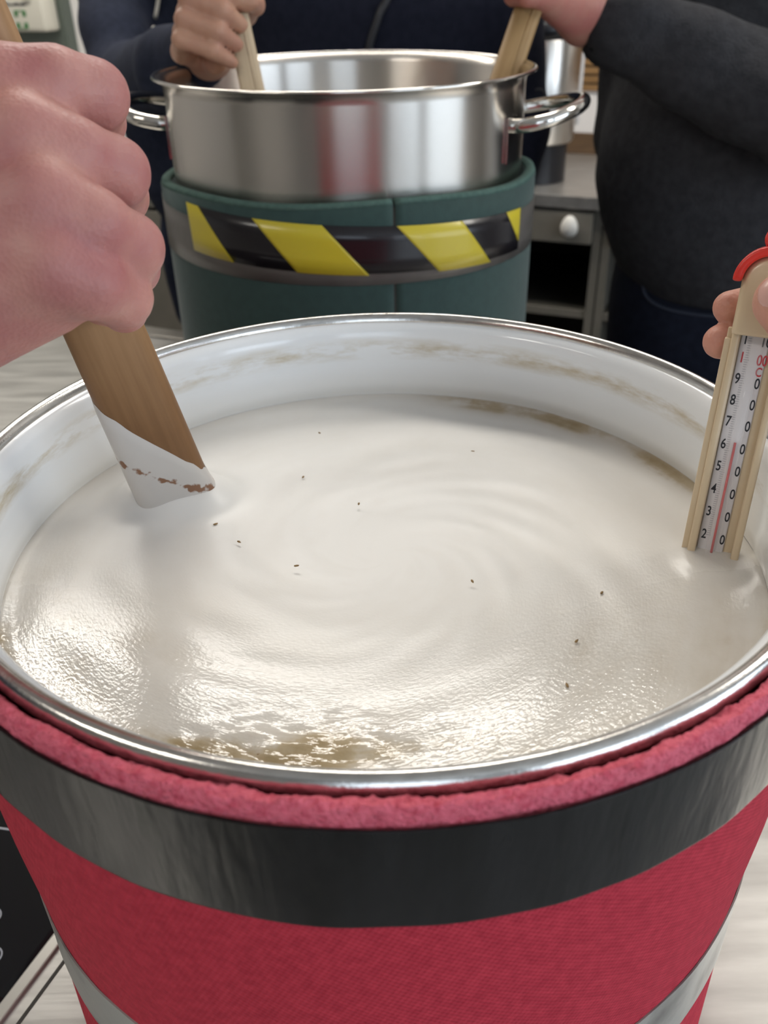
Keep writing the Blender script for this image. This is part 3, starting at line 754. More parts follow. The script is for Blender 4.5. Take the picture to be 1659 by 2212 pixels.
def film():
    n, m = 56, 46; V = []; ed = []
    for k in range(n):
        t = 2 * math.pi * k / n; c, s_ = math.cos(t), math.sin(t)
        wpos = math.copysign(abs(c) ** 0.67, c)
        top = 0.33 + (0.075 - 0.33) * (wpos + 1) / 2 + 0.012 * mnoise.noise(Vector((c * 3, s_ * 3, 0)))
        br = 0.185 + (0.012 - 0.185) * (wpos + 1) / 2
        for j in range(m):
            s = -0.12 + (top + 0.12) * j / (m - 1)
            off = 0.0007 * min(1.0, (top - s) / 0.03 + 0.12) + 0.0035 * math.exp(-((s + 0.01) / 0.03) ** 2)
            x = math.copysign(abs(c) ** (2 / 3.0), c) * (hwid(s) + off); y = math.copysign(abs(s_) ** (2 / 3.0), s_) * (hthk(s) + off)
            V.append(PB + PAX * PLEN * s + PW * x + PN * y); ed.append(s - br)
    F = []
    for k in range(n):
        for j in range(m - 1):
            F.append((k * m + j, ((k + 1) % n) * m + j, ((k + 1) % n) * m + j + 1, k * m + j + 1))
    me = recalc(mesh('foam_film', V, F)); a = me.attributes.new('edge', 'FLOAT', 'POINT'); a.data.foreach_set('value', ed)
    N, L, p = nodes(M['film'])
    at_ = N.new('ShaderNodeAttribute'); at_.attribute_name = 'edge'
    nz = N.new('ShaderNodeTexNoise'); nz.inputs['Scale'].default_value = 170; nz.inputs['Detail'].default_value = 4
    g = N.new('ShaderNodeNewGeometry'); L.new(g.outputs['Position'], nz.inputs['Vector'])
    ab = N.new('ShaderNodeMath'); ab.operation = 'ABSOLUTE'; L.new(at_.outputs['Fac'], ab.inputs[0])
    mr = N.new('ShaderNodeMapRange'); mr.inputs['From Min'].default_value = 0.0; mr.inputs['From Max'].default_value = 0.05; mr.inputs['To Min'].default_value = 0.24; mr.inputs['To Max'].default_value = -0.3; L.new(ab.outputs[0], mr.inputs[0])
    ad = N.new('ShaderNodeMath'); ad.operation = 'ADD'; L.new(mr.outputs[0], ad.inputs[0]); L.new(nz.outputs['Fac'], ad.inputs[1])
    st = N.new('ShaderNodeMapRange'); st.inputs['From Min'].default_value = 0.66; st.inputs['From Max'].default_value = 0.74; L.new(ad.outputs[0], st.inputs[0])
    mx = N.new('ShaderNodeMix'); mx.data_type = 'RGBA'; mx.inputs['A'].default_value = (0.61, 0.575, 0.54, 1); mx.inputs['B'].default_value = (0.25, 0.125, 0.07, 1)
    L.new(st.outputs[0], mx.inputs['Factor']); L.new(mx.outputs['Result'], p.inputs['Base Color'])
    return me
tag(link('foam_film', film(), M['film'], paddle), 'milky foam coating')

# ------------------------------------------------------------------ skin and hands
def skin(name, c1, c2, c3):
    m = mat(name, c1, 0.46, color2=c2, cscale=34, detail=4, sss=0.18, spec=0.4, lo=0.32, hi=0.66)
    N, L, p = nodes(m)
    g = N.new('ShaderNodeNewGeometry')
    n1 = N.new('ShaderNodeTexNoise'); n1.inputs['Scale'].default_value = 150; n1.inputs['Detail'].default_value = 3; L.new(g.outputs['Position'], n1.inputs['Vector'])
    v1 = N.new('ShaderNodeTexVoronoi'); v1.inputs['Scale'].default_value = 620; L.new(g.outputs['Position'], v1.inputs['Vector'])
    ad = N.new('ShaderNodeMath'); ad.operation = 'MULTIPLY_ADD'; ad.inputs[1].default_value = 0.35; L.new(v1.outputs['Distance'], ad.inputs[0]); L.new(n1.outputs['Fac'], ad.inputs[2])
    bp = N.new('ShaderNodeBump'); bp.inputs['Strength'].default_value = 0.45; bp.inputs['Distance'].default_value = 0.0010; L.new(ad.outputs[0], bp.inputs['Height']); L.new(bp.outputs[0], p.inputs['Normal'])
    return m
M['skin_a'] = skin('skin_pink', (0.56, 0.275, 0.225), (0.42, 0.155, 0.145), None)
M['skin_b'] = skin('skin_tan', (0.53, 0.30, 0.20), (0.46, 0.235, 0.165), None)
M['skin_c'] = skin('skin_ruddy', (0.50, 0.24, 0.18), (0.46, 0.17, 0.14), None)
M['nail'] = mat('nail', (0.68, 0.40, 0.34), 0.25)
def chain(P, pts, k=0.004):
    d = None
    for (a, ra), (b, rb) in zip(pts[:-1], pts[1:]):
        c = cone(P, a, b, ra, rb); d = c if d is None else smin(d, c, k)
    return d
def stirring_hand():
    J = lambda u, v, d, r: (at(u, v, d), r * 0.935)
    fingers = [
        [J(-5, 195, .290, .0138), J(115, 184, .294, .0124), J(203, 206, .304, .0118), J(212, 262, .334, .0100), J(130, 275, .364, .0088)],
        [J(55, 306, .283, .0138), J(160, 338, .290, .0124), J(248, 372, .302, .0118), J(262, 425, .335, .0100), J(180, 430, .367, .0088)],
        [J(95, 438, .280, .0132), J(200, 488, .286, .0122), J(280, 535, .301, .0116), J(288, 580, .336, .0097), J(215, 580, .368, .0084)],
        [J(120, 575, .282, .0122), J(200, 612, .288, .0112), J(264, 642, .305, .0102), J(268, 668, .336, .0084), J(215, 665, .364, .0076)]]
    carp = [at(-250, 470, .290), at(-255, 540, .285), at(-250, 610, .285), at(-240, 690, .292)]
    def fn(P):
        fd = None
        for f in fingers:
            d = chain(P, f, 0.005); fd = d if fd is None else smin(fd, d, 0.0020)
        back = None
        for f, c, r in zip(fingers, carp, (.016, .0155, .0155, .0160)):
            d = cone(P, f[0][0], c, f[0][1] * 0.98, r); back = d if back is None else smin(back, d, 0.012)
        back = smin(back, cone(P, at(95, 625, .300), at(-230, 755, .305), .0160, .0210), 0.014)      # heel of the hand
        back = smin(back, cone(P, at(40, 300, .300), at(-240, 560, .310), .0150, .0220), 0.016)      # palm side
        h = smin(fd, back, 0.0080)
        th = chain(P, [(at(-240, 470, .315), .018), (at(-165, 290, .335), .0145), (at(-85, 235, .362), .0118), (at(15, 250, .378), .0098)], 0.006)
        h = smin(h, th, 0.008)
        h = smin(h, cone(P, at(-245, 580, .292), at(-560, 700, .285), .030, .029), 0.02)
        return h
    w0 = at(-400, 640, .288); el = w0 + np.array([-0.24, -0.09, -0.05])
    full = lambda P: smin(fn(P), cone(P, w0, el, .0285, .043), .02)
    V, Q = sdf_sparse(full, np.minimum((-0.235, 0.195, 1.195), el - .05), np.maximum((-0.075, 0.37, 1.40), el + .05), 0.0015, 3)
    t = empty('hand', tuple(el)); tag(t, 'large pinkish right hand in the left foreground gripping the stirring paddle', 'hand')
    link('skin', np_mesh('hand_skin', V, Q), M['skin_a'], t)
    s0 = w0 + (el - w0) * 0.45; s1 = el + (el - w0) * 0.35
    link('sleeve', tube('sleeve', [s0 + (s1 - s0) * k / 8 for k in range(9)], [0.050, 0.051, .051, .052, .053, .054, .054, .055, .056], 24), mat('sleeve_cloth', (0.03, 0.035, 0.05), 0.9, bump=0.4, bscale=60, bdist=0.004), t)
stirring_hand()

# ------------------------------------------------------------------ thermometer
M['cream'] = mat('cream_plastic', (0.66, 0.52, 0.345), 0.28, coat=0.2)
M['red_plastic'] = mat('red_plastic', (0.68, 0.035, 0.022), 0.35)
M['scale'] = mat('scale_white', (0.70, 0.66, 0.66), 0.4)
M['glass'] = mat('tube_glass', (1, 1, 1), 0.04, spec=0.8)
nodes(M['glass'])[2].inputs['Alpha'].default_value = 0.13
M['ink_black'] = mat('ink_black', (0.02, 0.02, 0.025), 0.5)
M['ink_red'] = mat('ink_red', (0.55, 0.05, 0.06), 0.5)
M['spirit'] = mat('red_spirit', (0.62, 0.04, 0.04), 0.35)
TB = at(1537, 1175, .394); TT = at(1672, 560, .352)
TA = unit(TT - TB); TLEN = np.linalg.norm(TT - TB)
tv = unit((TB + TT) / 2 - CAM); TW = unit(np.cross(tv, TA))
if TW @ RT < 0: TW = -TW
TN = unit(np.cross(TA, TW));
if TN @ tv > 0: TN = -TN
TMAT = Matrix(((TW[0], TA[0], TN[0], TB[0]), (TW[1], TA[1], TN[1], TB[1]), (TW[2], TA[2], TN[2], TB[2]), (0, 0, 0, 1)))
def v2s(v):         # height along the thermometer for a picture row
    z0, z1 = .394, .352; q = (1175 - v) / (1175 - 560); return TLEN * q * z0 / (z1 + q * (z0 - z1))
th = empty('thermometer', tuple(TB - TA * 0.05)); tag(th, 'cream plastic thermometer with red cap standing in the broth at right', 'thermometer')
def tbox(name, lo, hi, mt, parent=th, bevel=0.0006):
    me = box_mesh(name, lo, hi, bevel, 3); me.transform(TMAT); return link(name, me, mt, parent)
SWT = v2s(725); SFL = v2s(737); SH = v2s(566)
HW = 0.0122
tbox('back_plate', (-HW + .0005, -0.055, -0.004), (HW - .0005, SWT + 0.002, -0.0015), M['cream'])
tbox('side_flange', (-HW, -0.055, -0.004), (-HW + 0.0030, SFL, 0.0010), M['cream'])
tbox('left_rail', (-HW + 0.0026, -0.055, -0.004), (-HW + 0.0060, SWT + .004, 0.0030), M['cream'], bevel=0.0012)
tbox('right_rail', (HW - 0.0034, -0.055, -0.004), (HW, SWT + .004, 0.0036), M['cream'], bevel=0.0012)
SPK = v2s(551); HR = HW - 0.0020; SCC = SPK - HR
TMI = np.array(TMAT.inverted())
def tl(P): return P @ TMI[:3, :3].T.astype(np.float32) + TMI[:3, 3].astype(np.float32)
def stadium(q, s0, s1, r):
    y = np.clip(q[..., 1], s0, s1); return np.hypot(q[..., 0], q[..., 1] - y) - r
def head_fn(P):
    q = tl(P); d = smax(stadium(q, SWT - .02, SCC, HR), np.abs(q[..., 2] - .0005) - .0068, .0045)
    return np.maximum(d, SWT - q[..., 1])
def cap_fn(P):
    q = tl(P); d = np.abs(stadium(q, SWT - .02, SCC, HR) - .0016) - .0019
    d = smax(d, np.abs(q[..., 2] - .0005) - .0090, .0012); d = smax(d, SCC - .0008 - q[..., 1], .0012)
    return d
def knob_fn(P):
    q = tl(P); return ellip(q, (0.0012, SPK + .0062, 0.0005), (.0062, .0055, .0055))
cc = TB + TA * (SWT + SPK) / 2
sdf_obj('head', head_fn, cc - .035, cc + .035, 0.0009, M['cream'], th)
cc = TB + TA * SPK
capo = sdf_obj('cap', cap_fn, cc - .026, cc + .026, 0.0007, M['red_plastic'], th, 1)
sdf_obj('cap_knob', knob_fn, cc - .016, cc + .016, 0.0007, M['red_plastic'], capo, 1)
SB = v2s(1205)
tbox('scale_strip', (-0.0058, SB, -0.0014), (0.0052, SWT + .001, -0.0006), M['scale'])
link('glass_tube', tube('glass_tube', [TB + TW * 0.0006 + TA * s + TN * 0.0012 for s in (SB - .012, SB - .008, SB, 0.05, SWT + .002)], [0.0012, 0.0024, 0.0026, 0.0026, 0.0026], 20), M['glass'], th)
link('spirit_column', tube('spirit_column', [TB + TW * 0.0006 + TA * s + TN * 0.0009 for s in (SB - .002, v2s(955))], 0.00055, 8), M['spirit'], th)
def text_mesh(body, size, s, x, mt, parent, z=-0.00055):
    c = bpy.data.curves.new('number', 'FONT'); c.body = body; c.size = size; c.align_x = 'CENTER'; c.align_y = 'CENTER'; c.extrude = 0.00006; c.offset = 0.00008
    o = bpy.data.objects.new('number', c); COL.objects.link(o)
    dg = bpy.context.evaluated_depsgraph_get(); me = bpy.data.meshes.new_from_object(o.evaluated_get(dg))
    bpy.data.objects.remove(o); bpy.data.curves.remove(c)
    me.transform(Matrix.Diagonal((0.8, 1.15, 1, 1))); me.transform(Matrix.Translation((x, s, z))); me.transform(TMAT)
    return link('number', me, mt, parent, False)
LX, RX = -0.0040, 0.0040
for v, l, r, mt in ((736, '1', '10', 'ink_black'), (776, '1', '00', 'ink_red'), (822, '9', '0', 'ink_black'), (868, '8', '0', 'ink_black'), (914, '7', '0', 'ink_black'), (963, '6', '0', 'ink_black'),
                    (1011, '5', '0', 'ink_black'), (1060, '4', '0', 'ink_black'), (1109, '3', '0', 'ink_black'), (1158, '2', '0', 'ink_black')):
    text_mesh(l, 0.0054, v2s(v), LX, M[mt], th); text_mesh(r, 0.0054, v2s(v + (6 if v > 800 else 2)), RX, M[mt], th)
text_mesh('C', 0.0046, v2s(803), RX - .0004, M['ink_red'], th)
bm = bmesh.new()
s0, s1 = v2s(1158), v2s(728)
for k in range(91):
    s = s0 + (s1 - s0) * k / 90
    wd = 0.0022 if k % 10 == 0 else 0.0014
    r = bmesh.ops.create_cube(bm, size=1.0)
    for q in r['verts']: q.co = Vector((-0.0022 + q.co.x * wd, s + q.co.y * 0.00016, -0.00055 + q.co.z * 0.0001))
me = bpy.data.meshes.new('tick_marks'); bm.to_mesh(me); bm.free(); me.transform(TMAT)
tag(link('tick_marks', me, mat('ink_grey', (0.30, 0.28, 0.30), 0.5), th, False), kind='stuff')

# hand holding the thermometer
def thermo_hand():
    def fn(P):
        i = chain(P, [(at(1576, 664, .378), .0072), (at(1650, 652, .381), .0082), (at(1735, 610, .372), .0090), (at(1850, 600, .350), .0105)], .004)
        m = chain(P, [(at(1556, 738, .379), .0075), (at(1650, 742, .382), .0083), (at(1745, 715, .374), .0090), (at(1860, 690, .352), .0105)], .004)
        r = chain(P, [(at(1700, 815, .385), .0075), (at(1770, 800, .376), .0085), (at(1870, 775, .355), .0100)], .004)
        l = chain(P, [(at(1730, 880, .388), .0068), (at(1790, 870, .378), .0078), (at(1880, 845, .360), .0090)], .004)
        fd = smin(smin(i, m, .002), smin(r, l, .002), .002)
        tb = chain(P, [(at(1693, 652, .332), .0112), (at(1745, 690, .327), .0120), (at(1850, 740, .330), .0140), (at(1960, 760, .345), .018)], .006)
        pal = smin(cone(P, at(1870, 620, .350), at(2040, 700, .350), .014, .02), cone(P, at(1880, 800, .355), at(2050, 800, .355), .014, .022), .02)
        pal = smin(pal, cone(P, at(1870, 700, .350), at(2050, 750, .350), .014, .022), .02)
        pal = smin(pal, cone(P, at(2040, 750, .350), at(2300, 800, .345), .028, .027), .02)
        return smin(smin(fd, tb, .003), pal, .01)
    w0 = at(2200, 780, .347); el = w0 + np.array([0.22, -0.12, -0.05])
    full = lambda P: smin(fn(P), cone(P, w0, el, .0275, .042), .02)
    V, Q = sdf_sparse(full, np.minimum((0.125, 0.22, 1.20), el - .05), np.maximum((0.30, 0.39, 1.39), el + .05), 0.0015, 3)
    t = empty('hand', tuple(el)); tag(t, 'hand at the right edge pinching the thermometer between thumb and fingers', 'hand')
    link('skin', np_mesh('hand_skin', V, Q), M['skin_b2'], t)
    def nl(P):
        c = at(1672, 622, .3225); n = unit(CAM - c + np.array([0.0, 0, 0.05]))
        return smax(ellip(P, c + (at(1693, 640, .332) - c) * .25, (.0075, .0075, .0075)), cone(P, at(1693, 652, .332), at(1745, 690, .327), .01145, .01215), .001)
    sdf_obj('thumbnail', nl, at(1690, 640, .33) - .014, at(1690, 640, .33) + .014, 0.0008, M['nail'], t)
    s0 = w0 + (el - w0) * 0.45; s1 = el + (el - w0) * 0.35
    link('sleeve', tube('sleeve', [s0 + (s1 - s0) * k / 8 for k in range(9)], [0.050, 0.051, .051, .052, .053, .054, .054, .055, .056], 24), mat('sleeve_cloth', (0.05, 0.05, 0.055), 0.9, bump=0.4, bscale=60, bdist=0.004), t)
M['skin_b2'] = skin('skin_warm', (0.62, 0.32, 0.235), (0.54, 0.24, 0.18), None)
thermo_hand()

# ------------------------------------------------------------------ steel stockpot in the green sleeve
SX, SY, SR = -0.0287, 0.978, 0.1795
SRZ = 1.3065
M['steel_pot'] = mat('stockpot_steel', (0.64, 0.605, 0.56), 0.27, 1.0, aniso=0.9)
M['steel_polish'] = mat('polished_steel', (0.74, 0.71, 0.66), 0.10, 1.0)
M['plastic_gap'] = mat('handle_plate_steel', (0.62, 0.60, 0.57), 0.14, 1.0)
sp_ = empty('stockpot', (SX, SY, WT)); tag(sp_, 'wide brushed steel stockpot with two loop handles inside the green sleeve', 'pot')
prof = [(0, WT + .006), (0.172, WT + .006), (0.1765, WT + .012), (0.1770, 1.296), (0.1795, 1.3025), (0.186, 1.3055), (0.1885, 1.3062), (0.1888, 1.3048), (0.186, 1.3035), (0.1805, 1.3005), (SR, 1.294), (SR, WT + .012), (0.176, WT + .002), (0, WT + .002)]
recenter(link('pot_body', lathe('pot_body', prof, SX, SY, 200), M['steel_pot'], sp_), (SX, SY, WT))
rim = [(0.1878 + 0.0022 * math.cos(2 * math.pi * k / 10), 1.3056 + 0.0016 * math.sin(2 * math.pi * k / 10)) for k in range(10)]
link('rim', lathe('rim', rim, SX, SY, 200, closed=True), M['steel_polish'], sp_)
def polar(az, r, z):
    a = math.radians(az); return (SX + r * math.sin(a), SY - r * math.cos(a), z)
for az in (79, -101):
    d = 18.5
    pts = spline([polar(az - d, SR + .001, 1.2625), polar(az - d, SR + .012, 1.2635), polar(az - d * .86, SR + .034, 1.268), polar(az - d * .45, SR + .052, 1.2745), polar(az, SR + .057, 1.277), polar(az + d * .45, SR + .052, 1.2745),
                  polar(az + d * .86, SR + .034, 1.268), polar(az + d, SR + .012, 1.2635), polar(az + d, SR + .001, 1.2625)], 6)
    h = link('handle', tube('handle', pts, 0.0066, 16), M['steel_polish'], sp_)
    for s in (-1, 1):
        a = az + s * d; V = []; F = []
        for i in range(7):
            for j in range(2):
                for k in range(2):
                    V.append(polar(a - 3.6 + 7.2 * i / 6, SR + .0004 + .0022 * j, 1.2305 + .040 * k))
        for i in range(6):
            b = i * 4
            F += [(b + 2, b + 6, b + 7, b + 3), (b + 1, b + 3, b + 7, b + 5), (b, b + 4, b + 6, b + 2), (b, b + 1, b + 5, b + 4)]
        F += [(0, 2, 3, 1), (24, 25, 27, 26)]
        link('handle_plate', recalc(mesh('handle_plate', V, F)), M['plastic_gap'], h, False)
# green sleeve
M['green_foam'] = mat('green_foam', (0.020, 0.050, 0.045), 0.8, color2=(0.025, 0.060, 0.053), cscale=120, bump=0.25, bscale=400, bdist=0.0008, sheen=0.2)
M['green_edge'] = mat('green_foam_edge', (0.085, 0.150, 0.125), 0.9, color2=(0.065, 0.12, 0.10), cscale=200, bump=0.4, bscale=400, bdist=0.001)
M['tape_clear'] = mat('tape_film_grey', (0.105, 0.095, 0.085), 0.28, color2=(0.14, 0.128, 0.115), cscale=25, bump=0.2, bscale=50, bdist=0.001)
M['haz_yellow'] = mat('hazard_yellow', (0.62, 0.50, 0.035), 0.32, coat=0.2)
M['haz_black'] = mat('hazard_black', (0.012, 0.010, 0.012), 0.25, coat=0.2)
gs = empty('foam_sleeve', (SX, SY, WT)); tag(gs, 'dark green foam sleeve with yellow and black hazard tape around the steel stockpot', 'sleeve')
SEAM = 13.0
def gtop(t):
    return 1.2195 - 0.012 * (1 - math.cos(t)) / 2 + 0.0015 * math.sin(5 * t)
def arc_wall(name, prof, a0, a1, n, mt, parent):
    V = []; F = []; m = len(prof)
    for i in range(n + 1):
        t = math.radians(a0 + (a1 - a0) * i / n)
        for r, z, top in prof:
            zz = z + (gtop(t) if top else 0)
            V.append((SX + r * math.sin(t), SY - r * math.cos(t), zz))
    for i in range(n):
        for j in range(m): F.append((i * m + j, i * m + (j + 1) % m, (i + 1) * m + (j + 1) % m, (i + 1) * m + j))
    F.append(tuple(range(m))); F.append(tuple(n * m + j for j in range(m)[::-1]))
    return link(name, recalc(mesh(name, V, F)), mt, parent)
GO, GI = 0.1945, 0.1835
body = arc_wall('foam_wrap', [(GO, WT + .002, 0), (GO, WT + 0.1, 0), (GO, -0.03, 1), (GO, -0.0045, 1), (GI, -0.0045, 1), (GI, WT + .002, 0)], SEAM + .35, SEAM + 359.65, 160, M['green_foam'], gs)
arc_wall('cut_edge', [(GO - .0002, -0.0044, 1), (GO - 0.0018, -0.0006, 1), (GO - 0.0050, 0.0002, 1), (GI + .0015, -.0008, 1), (GI + .0002, -0.0044, 1)], SEAM + .4, SEAM + 359.6, 160, M['green_edge'], gs)
arc_wall('seam_gap', [(GO - .001, WT + .002, 0), (GO - .001, -0.006, 1), (GO - .004, -0.006, 1), (GO - .004, WT + .002, 0)], SEAM - .5, SEAM + .5, 3, M['counter_dark'], gs)
def patch(name, corners, r, mt, parent, n=16, thick=0.0004):
    # corners: TL, TR, BR, BL given as (azimuth, height)
    V = []; F = []
    (a, b, c, d) = corners
    for i in range(n + 1):
        u = i / n
        for j in range(4):
            v = j / 3
            az = (a[0] * (1 - u) + b[0] * u) * (1 - v) + (d[0] * (1 - u) + c[0] * u) * v
            z = (a[1] * (1 - u) + b[1] * u) * (1 - v) + (d[1] * (1 - u) + c[1] * u) * v
            for rr in (r, r + thick): V.append(polar(az, rr, z))
    for i in range(n):
        for j in range(3):
            k = (i * 4 + j) * 2; k2 = ((i + 1) * 4 + j) * 2
            F += [(k + 1, k + 3, k2 + 3, k2 + 1), (k, k2, k2 + 2, k + 2)]
        k = i * 8; k2 = k + 8
        F += [(k, k + 1, k2 + 1, k2), (k + 6, k2 + 6, k2 + 7, k + 7)]
    for i in (0, n):
        for j in range(3):
            k = (i * 4 + j) * 2; F.append((k, k + 1, k + 3, k + 2) if i else (k, k + 2, k + 3, k + 1))
    return flat_edges(link(name, recalc(mesh(name, V, F)), mt, parent), SX, SY)
def tz(az, bot):      # the tape runs slightly downhill to the right
    return (1.1645 - 0.00016 * (az + 45) if bot else 1.2085 - 0.00017 * (az + 45))
ZB = lambda az: tz(az, True)
ZT = lambda az: tz(az, False)
cl = patch('tape_backing', ((-178, ZT(-60) - .006), (178, ZT(60) - .010), (178, ZB(60) - .009), (-178, ZB(-60) - .0105)), GO + .0004, M['tape_clear'], gs, 120)
hz = patch('hazard_tape', ((-49.5, ZT(-49)), (58.8, ZT(58)), (58.8, ZB(58) + .003), (-48.5, ZB(-48))), GO + .0010, M['haz_black'], gs, 60)
for cs in (((-49.5, -44, -32.3, -48.5)), ((-24.9, -5.8, 6.0, -13.1)), ((13.4, 32.6, 43.8, 25.5))):
    q = ((cs[0], ZT(cs[0])), (cs[1], ZT(cs[1])), (cs[2], ZB(cs[2]) + .0002), (cs[3], ZB(cs[3]) + .0002))
    patch('yellow_stripe', q, GO + .00142, M['haz_yellow'], hz, 20)
patch('yellow_stripe', ((50.3, ZT(50)), (58.8, ZT(58)), (58.8, 1.1600), (58.4, 1.1595)), GO + .00142, M['haz_yellow'], hz, 12)

# the two paddles in the steel pot
def stick(name, top, bot, hw, ht, mt, label, groove=False, ext=(0.25, 0.30)):
    ax = unit(top - bot); L_ = np.linalg.norm(top - bot)
    v = unit((top + bot) / 2 - CAM); W_ = unit(np.cross(v, ax)); 
    if W_ @ RT < 0: W_ = -W_
    N_ = unit(np.cross(ax, W_));
    if N_ @ v > 0: N_ = -N_
    t = empty(name, tuple(bot - ax * ext[0])); tag(t, label, 'paddle')
    rings = []
    for s in np.linspace(-ext[0], L_ + ext[1], 24):
        f = 1.0 + (0.6 * min(1, -s / 0.12) if s < -0.04 else 0)
        rings.append(section(bot + ax * s, W_, N_, hw * f, ht, 24, 4.0))
    link('shaft', loft('shaft', rings), mt, t)
    if groove:
        rings = [section(bot + ax * s + N_ * ht * 0.96 + W_ * hw * 0.35, W_, N_, hw * 0.10, ht * 0.10, 8, 3.0) for s in np.linspace(-0.03, L_ + ext[1] - .01, 6)]
        link('edge_bead', loft('edge_bead', rings), mt, t)
    return t, ax
S2T = atY(508, 20, 0.985); S2B = atY(548, 205, 0.955)
M['wood_b'] = wood('paddle_wood_pale', (0.62, 0.49, 0.33), (0.52, 0.39, 0.25), unit(S2T - S2B))
st2, ST2AX = stick('mash_paddle', S2T, S2B, 0.0118, 0.0085, M['wood_b'], 'pale wooden paddle held by the hoodie wearer in the steel stockpot', True, (0.22, 0.20))
S3T = atY(1148, 0, 1.06); S3B = atY(1092, 165, 1.00)
M['wood_c'] = wood('paddle_wood_tan', (0.37, 0.235, 0.105), (0.28, 0.17, 0.07), unit(S3T - S3B))
st3, ST3AX = stick('mash_paddle', S3T, S3B, 0.0145, 0.0095, M['wood_c'], 'tan wooden paddle held by the grey jumper wearer in the steel stockpot', True, (0.22, 0.30))

# ------------------------------------------------------------------ people
def fist_fn(O, X, Y, Z, g=0.013, scale=1.0, wrist=None):
    # a hand closed on a bar: bar along Z through O, fingers lead towards X, back of the hand faces Y
    def w(x, y, z): return O + (X * x + Y * y + Z * z) * scale
    zi = (0.031, 0.0105, -0.0100, -0.0290); rr = (0.0096, 0.0100, 0.0095, 0.0083); ln = (0.95, 1.0, 0.97, 0.86)
    F_ = []
    for z, r, l in zip(zi, rr, ln):
        r *= scale
        F_.append([(w(-0.030, 0.030, z), r * 1.25), (w(0.020 * l, g + 0.0185, z * 1.02), r * 1.05), (w(0.0300 * l, -0.004, z * 0.98 - 0.004), r), (w(0.014, -g - 0.012, z * 0.96 - 0.006), r * 0.85)])
    def fn(P):
        fd = None
        for f in F_:
            d = chain(P, f, .004); fd = d if fd is None else smin(fd, d, .0022)
        bk = None
        for f, z in zip(F_, zi):
            d = cone(P, f[0][0], w(-0.088, 0.006, z * 0.6), f[0][1], .0135 * scale); bk = d if bk is None else smin(bk, d, .01)
        bk = smin(bk, cone(P, w(-0.030, -0.006, -0.028), w(-0.09, 0.0, -0.012), .013 * scale, .018 * scale), .012)
        th_ = chain(P, [(w(-0.08, -0.010, 0.018), .016 * scale), (w(-0.045, -0.026, 0.034), .0125 * scale), (w(-0.008, -0.034, 0.034), .0105 * scale), (w(0.018, -0.030, 0.028), .0088 * scale)], .005)
        h = smin(smin(fd, bk, .007), th_, .006)
        return smin(h, cone(P, w(-0.086, 0.003, 0), w(-0.16, 0.0, 0) if wrist is None else wrist, .0255 * scale, .027 * scale), .016)
    return fn, w
def folds(P, amp, f=38.0, ph=0.0):
    x, y, z = P[..., 0], P[..., 1], P[..., 2]
    return amp * (np.sin(f * z + 9 * x + 3 * np.sin(11 * y + ph) + ph) * 0.6 + np.sin(0.6 * f * (z - 0.8 * x) + 7 * np.sin(6 * x + ph)) * 0.4)
def head_geo(c, look):
    # a plain head with brow, nose, ears, chin and neck; look: unit vector the face points to
    f = unit(np.array([look[0], look[1], 0])); s = np.array([-f[1], f[0], 0]); u = np.array([0, 0, 1.0])
    w = lambda x, y, z: np.asarray(c) + s * x + f * y + u * z
    R = np.stack([s, f, u], 1)
    def fn(P):
        d = ellip(P, w(0, -0.01, 0.03), (0.075, 0.095, 0.095), R)
        d = smin(d, ellip(P, w(0, 0.025, -0.045), (0.055, 0.065, 0.075), R), .03)
        d = smin(d, cone(P, w(0, 0.088, 0.012), w(0, 0.108, -0.028), .009, .014), .012)
        d = smin(d, cone(P, w(-0.035, 0.078, 0.032), w(0.035, 0.078, 0.032), .012, .012), .012)
        d = smin(d, cone(P, w(-0.018, 0.084, -0.062), w(0.018, 0.084, -0.062), .008, .008), .006)
        for q in (-1, 1):
            d = smax(d, -ellip(P, w(0.031 * q, 0.097, 0.010), (0.015, 0.012, 0.010), R), .008)
            d = smin(d, ellip(P, w(0.031 * q, 0.076, 0.010), (0.012, 0.012, 0.012), R), .002)
            d = smin(d, ellip(P, w(0.077 * q, -0.005, 0.0), (0.010, 0.020, 0.033), R), .006)
        d = smin(d, cone(P, w(0, -0.02, -0.06), w(0, -0.035, -0.20), .055, .06), .02)
        return d
    hair = lambda P: np.maximum(smin(ellip(P, w(0, -0.018, 0.042), (0.083, 0.100, 0.098), R), ellip(P, w(0, -0.05, 0.0), (0.075, 0.07, 0.10), R), .02),
                                -np.maximum(-((P - w(0, 0.045, 0.075)) @ unit(-f * 0.9 + u * 0.45)), -1.0))
    return fn, hair, w
def shoe_fn(c, d):
    d = unit(np.array([d[0], d[1], 0]))
    return lambda P: np.maximum(smin(cone(P, c + np.array([0, 0, .045]), c + d * .17 + np.array([0, 0, .03]), .045, .036), cone(P, c + np.array([0, 0, .05]), c + np.array([0, 0, .10]), .043, .045), .02), 0.002 - P[..., 2])
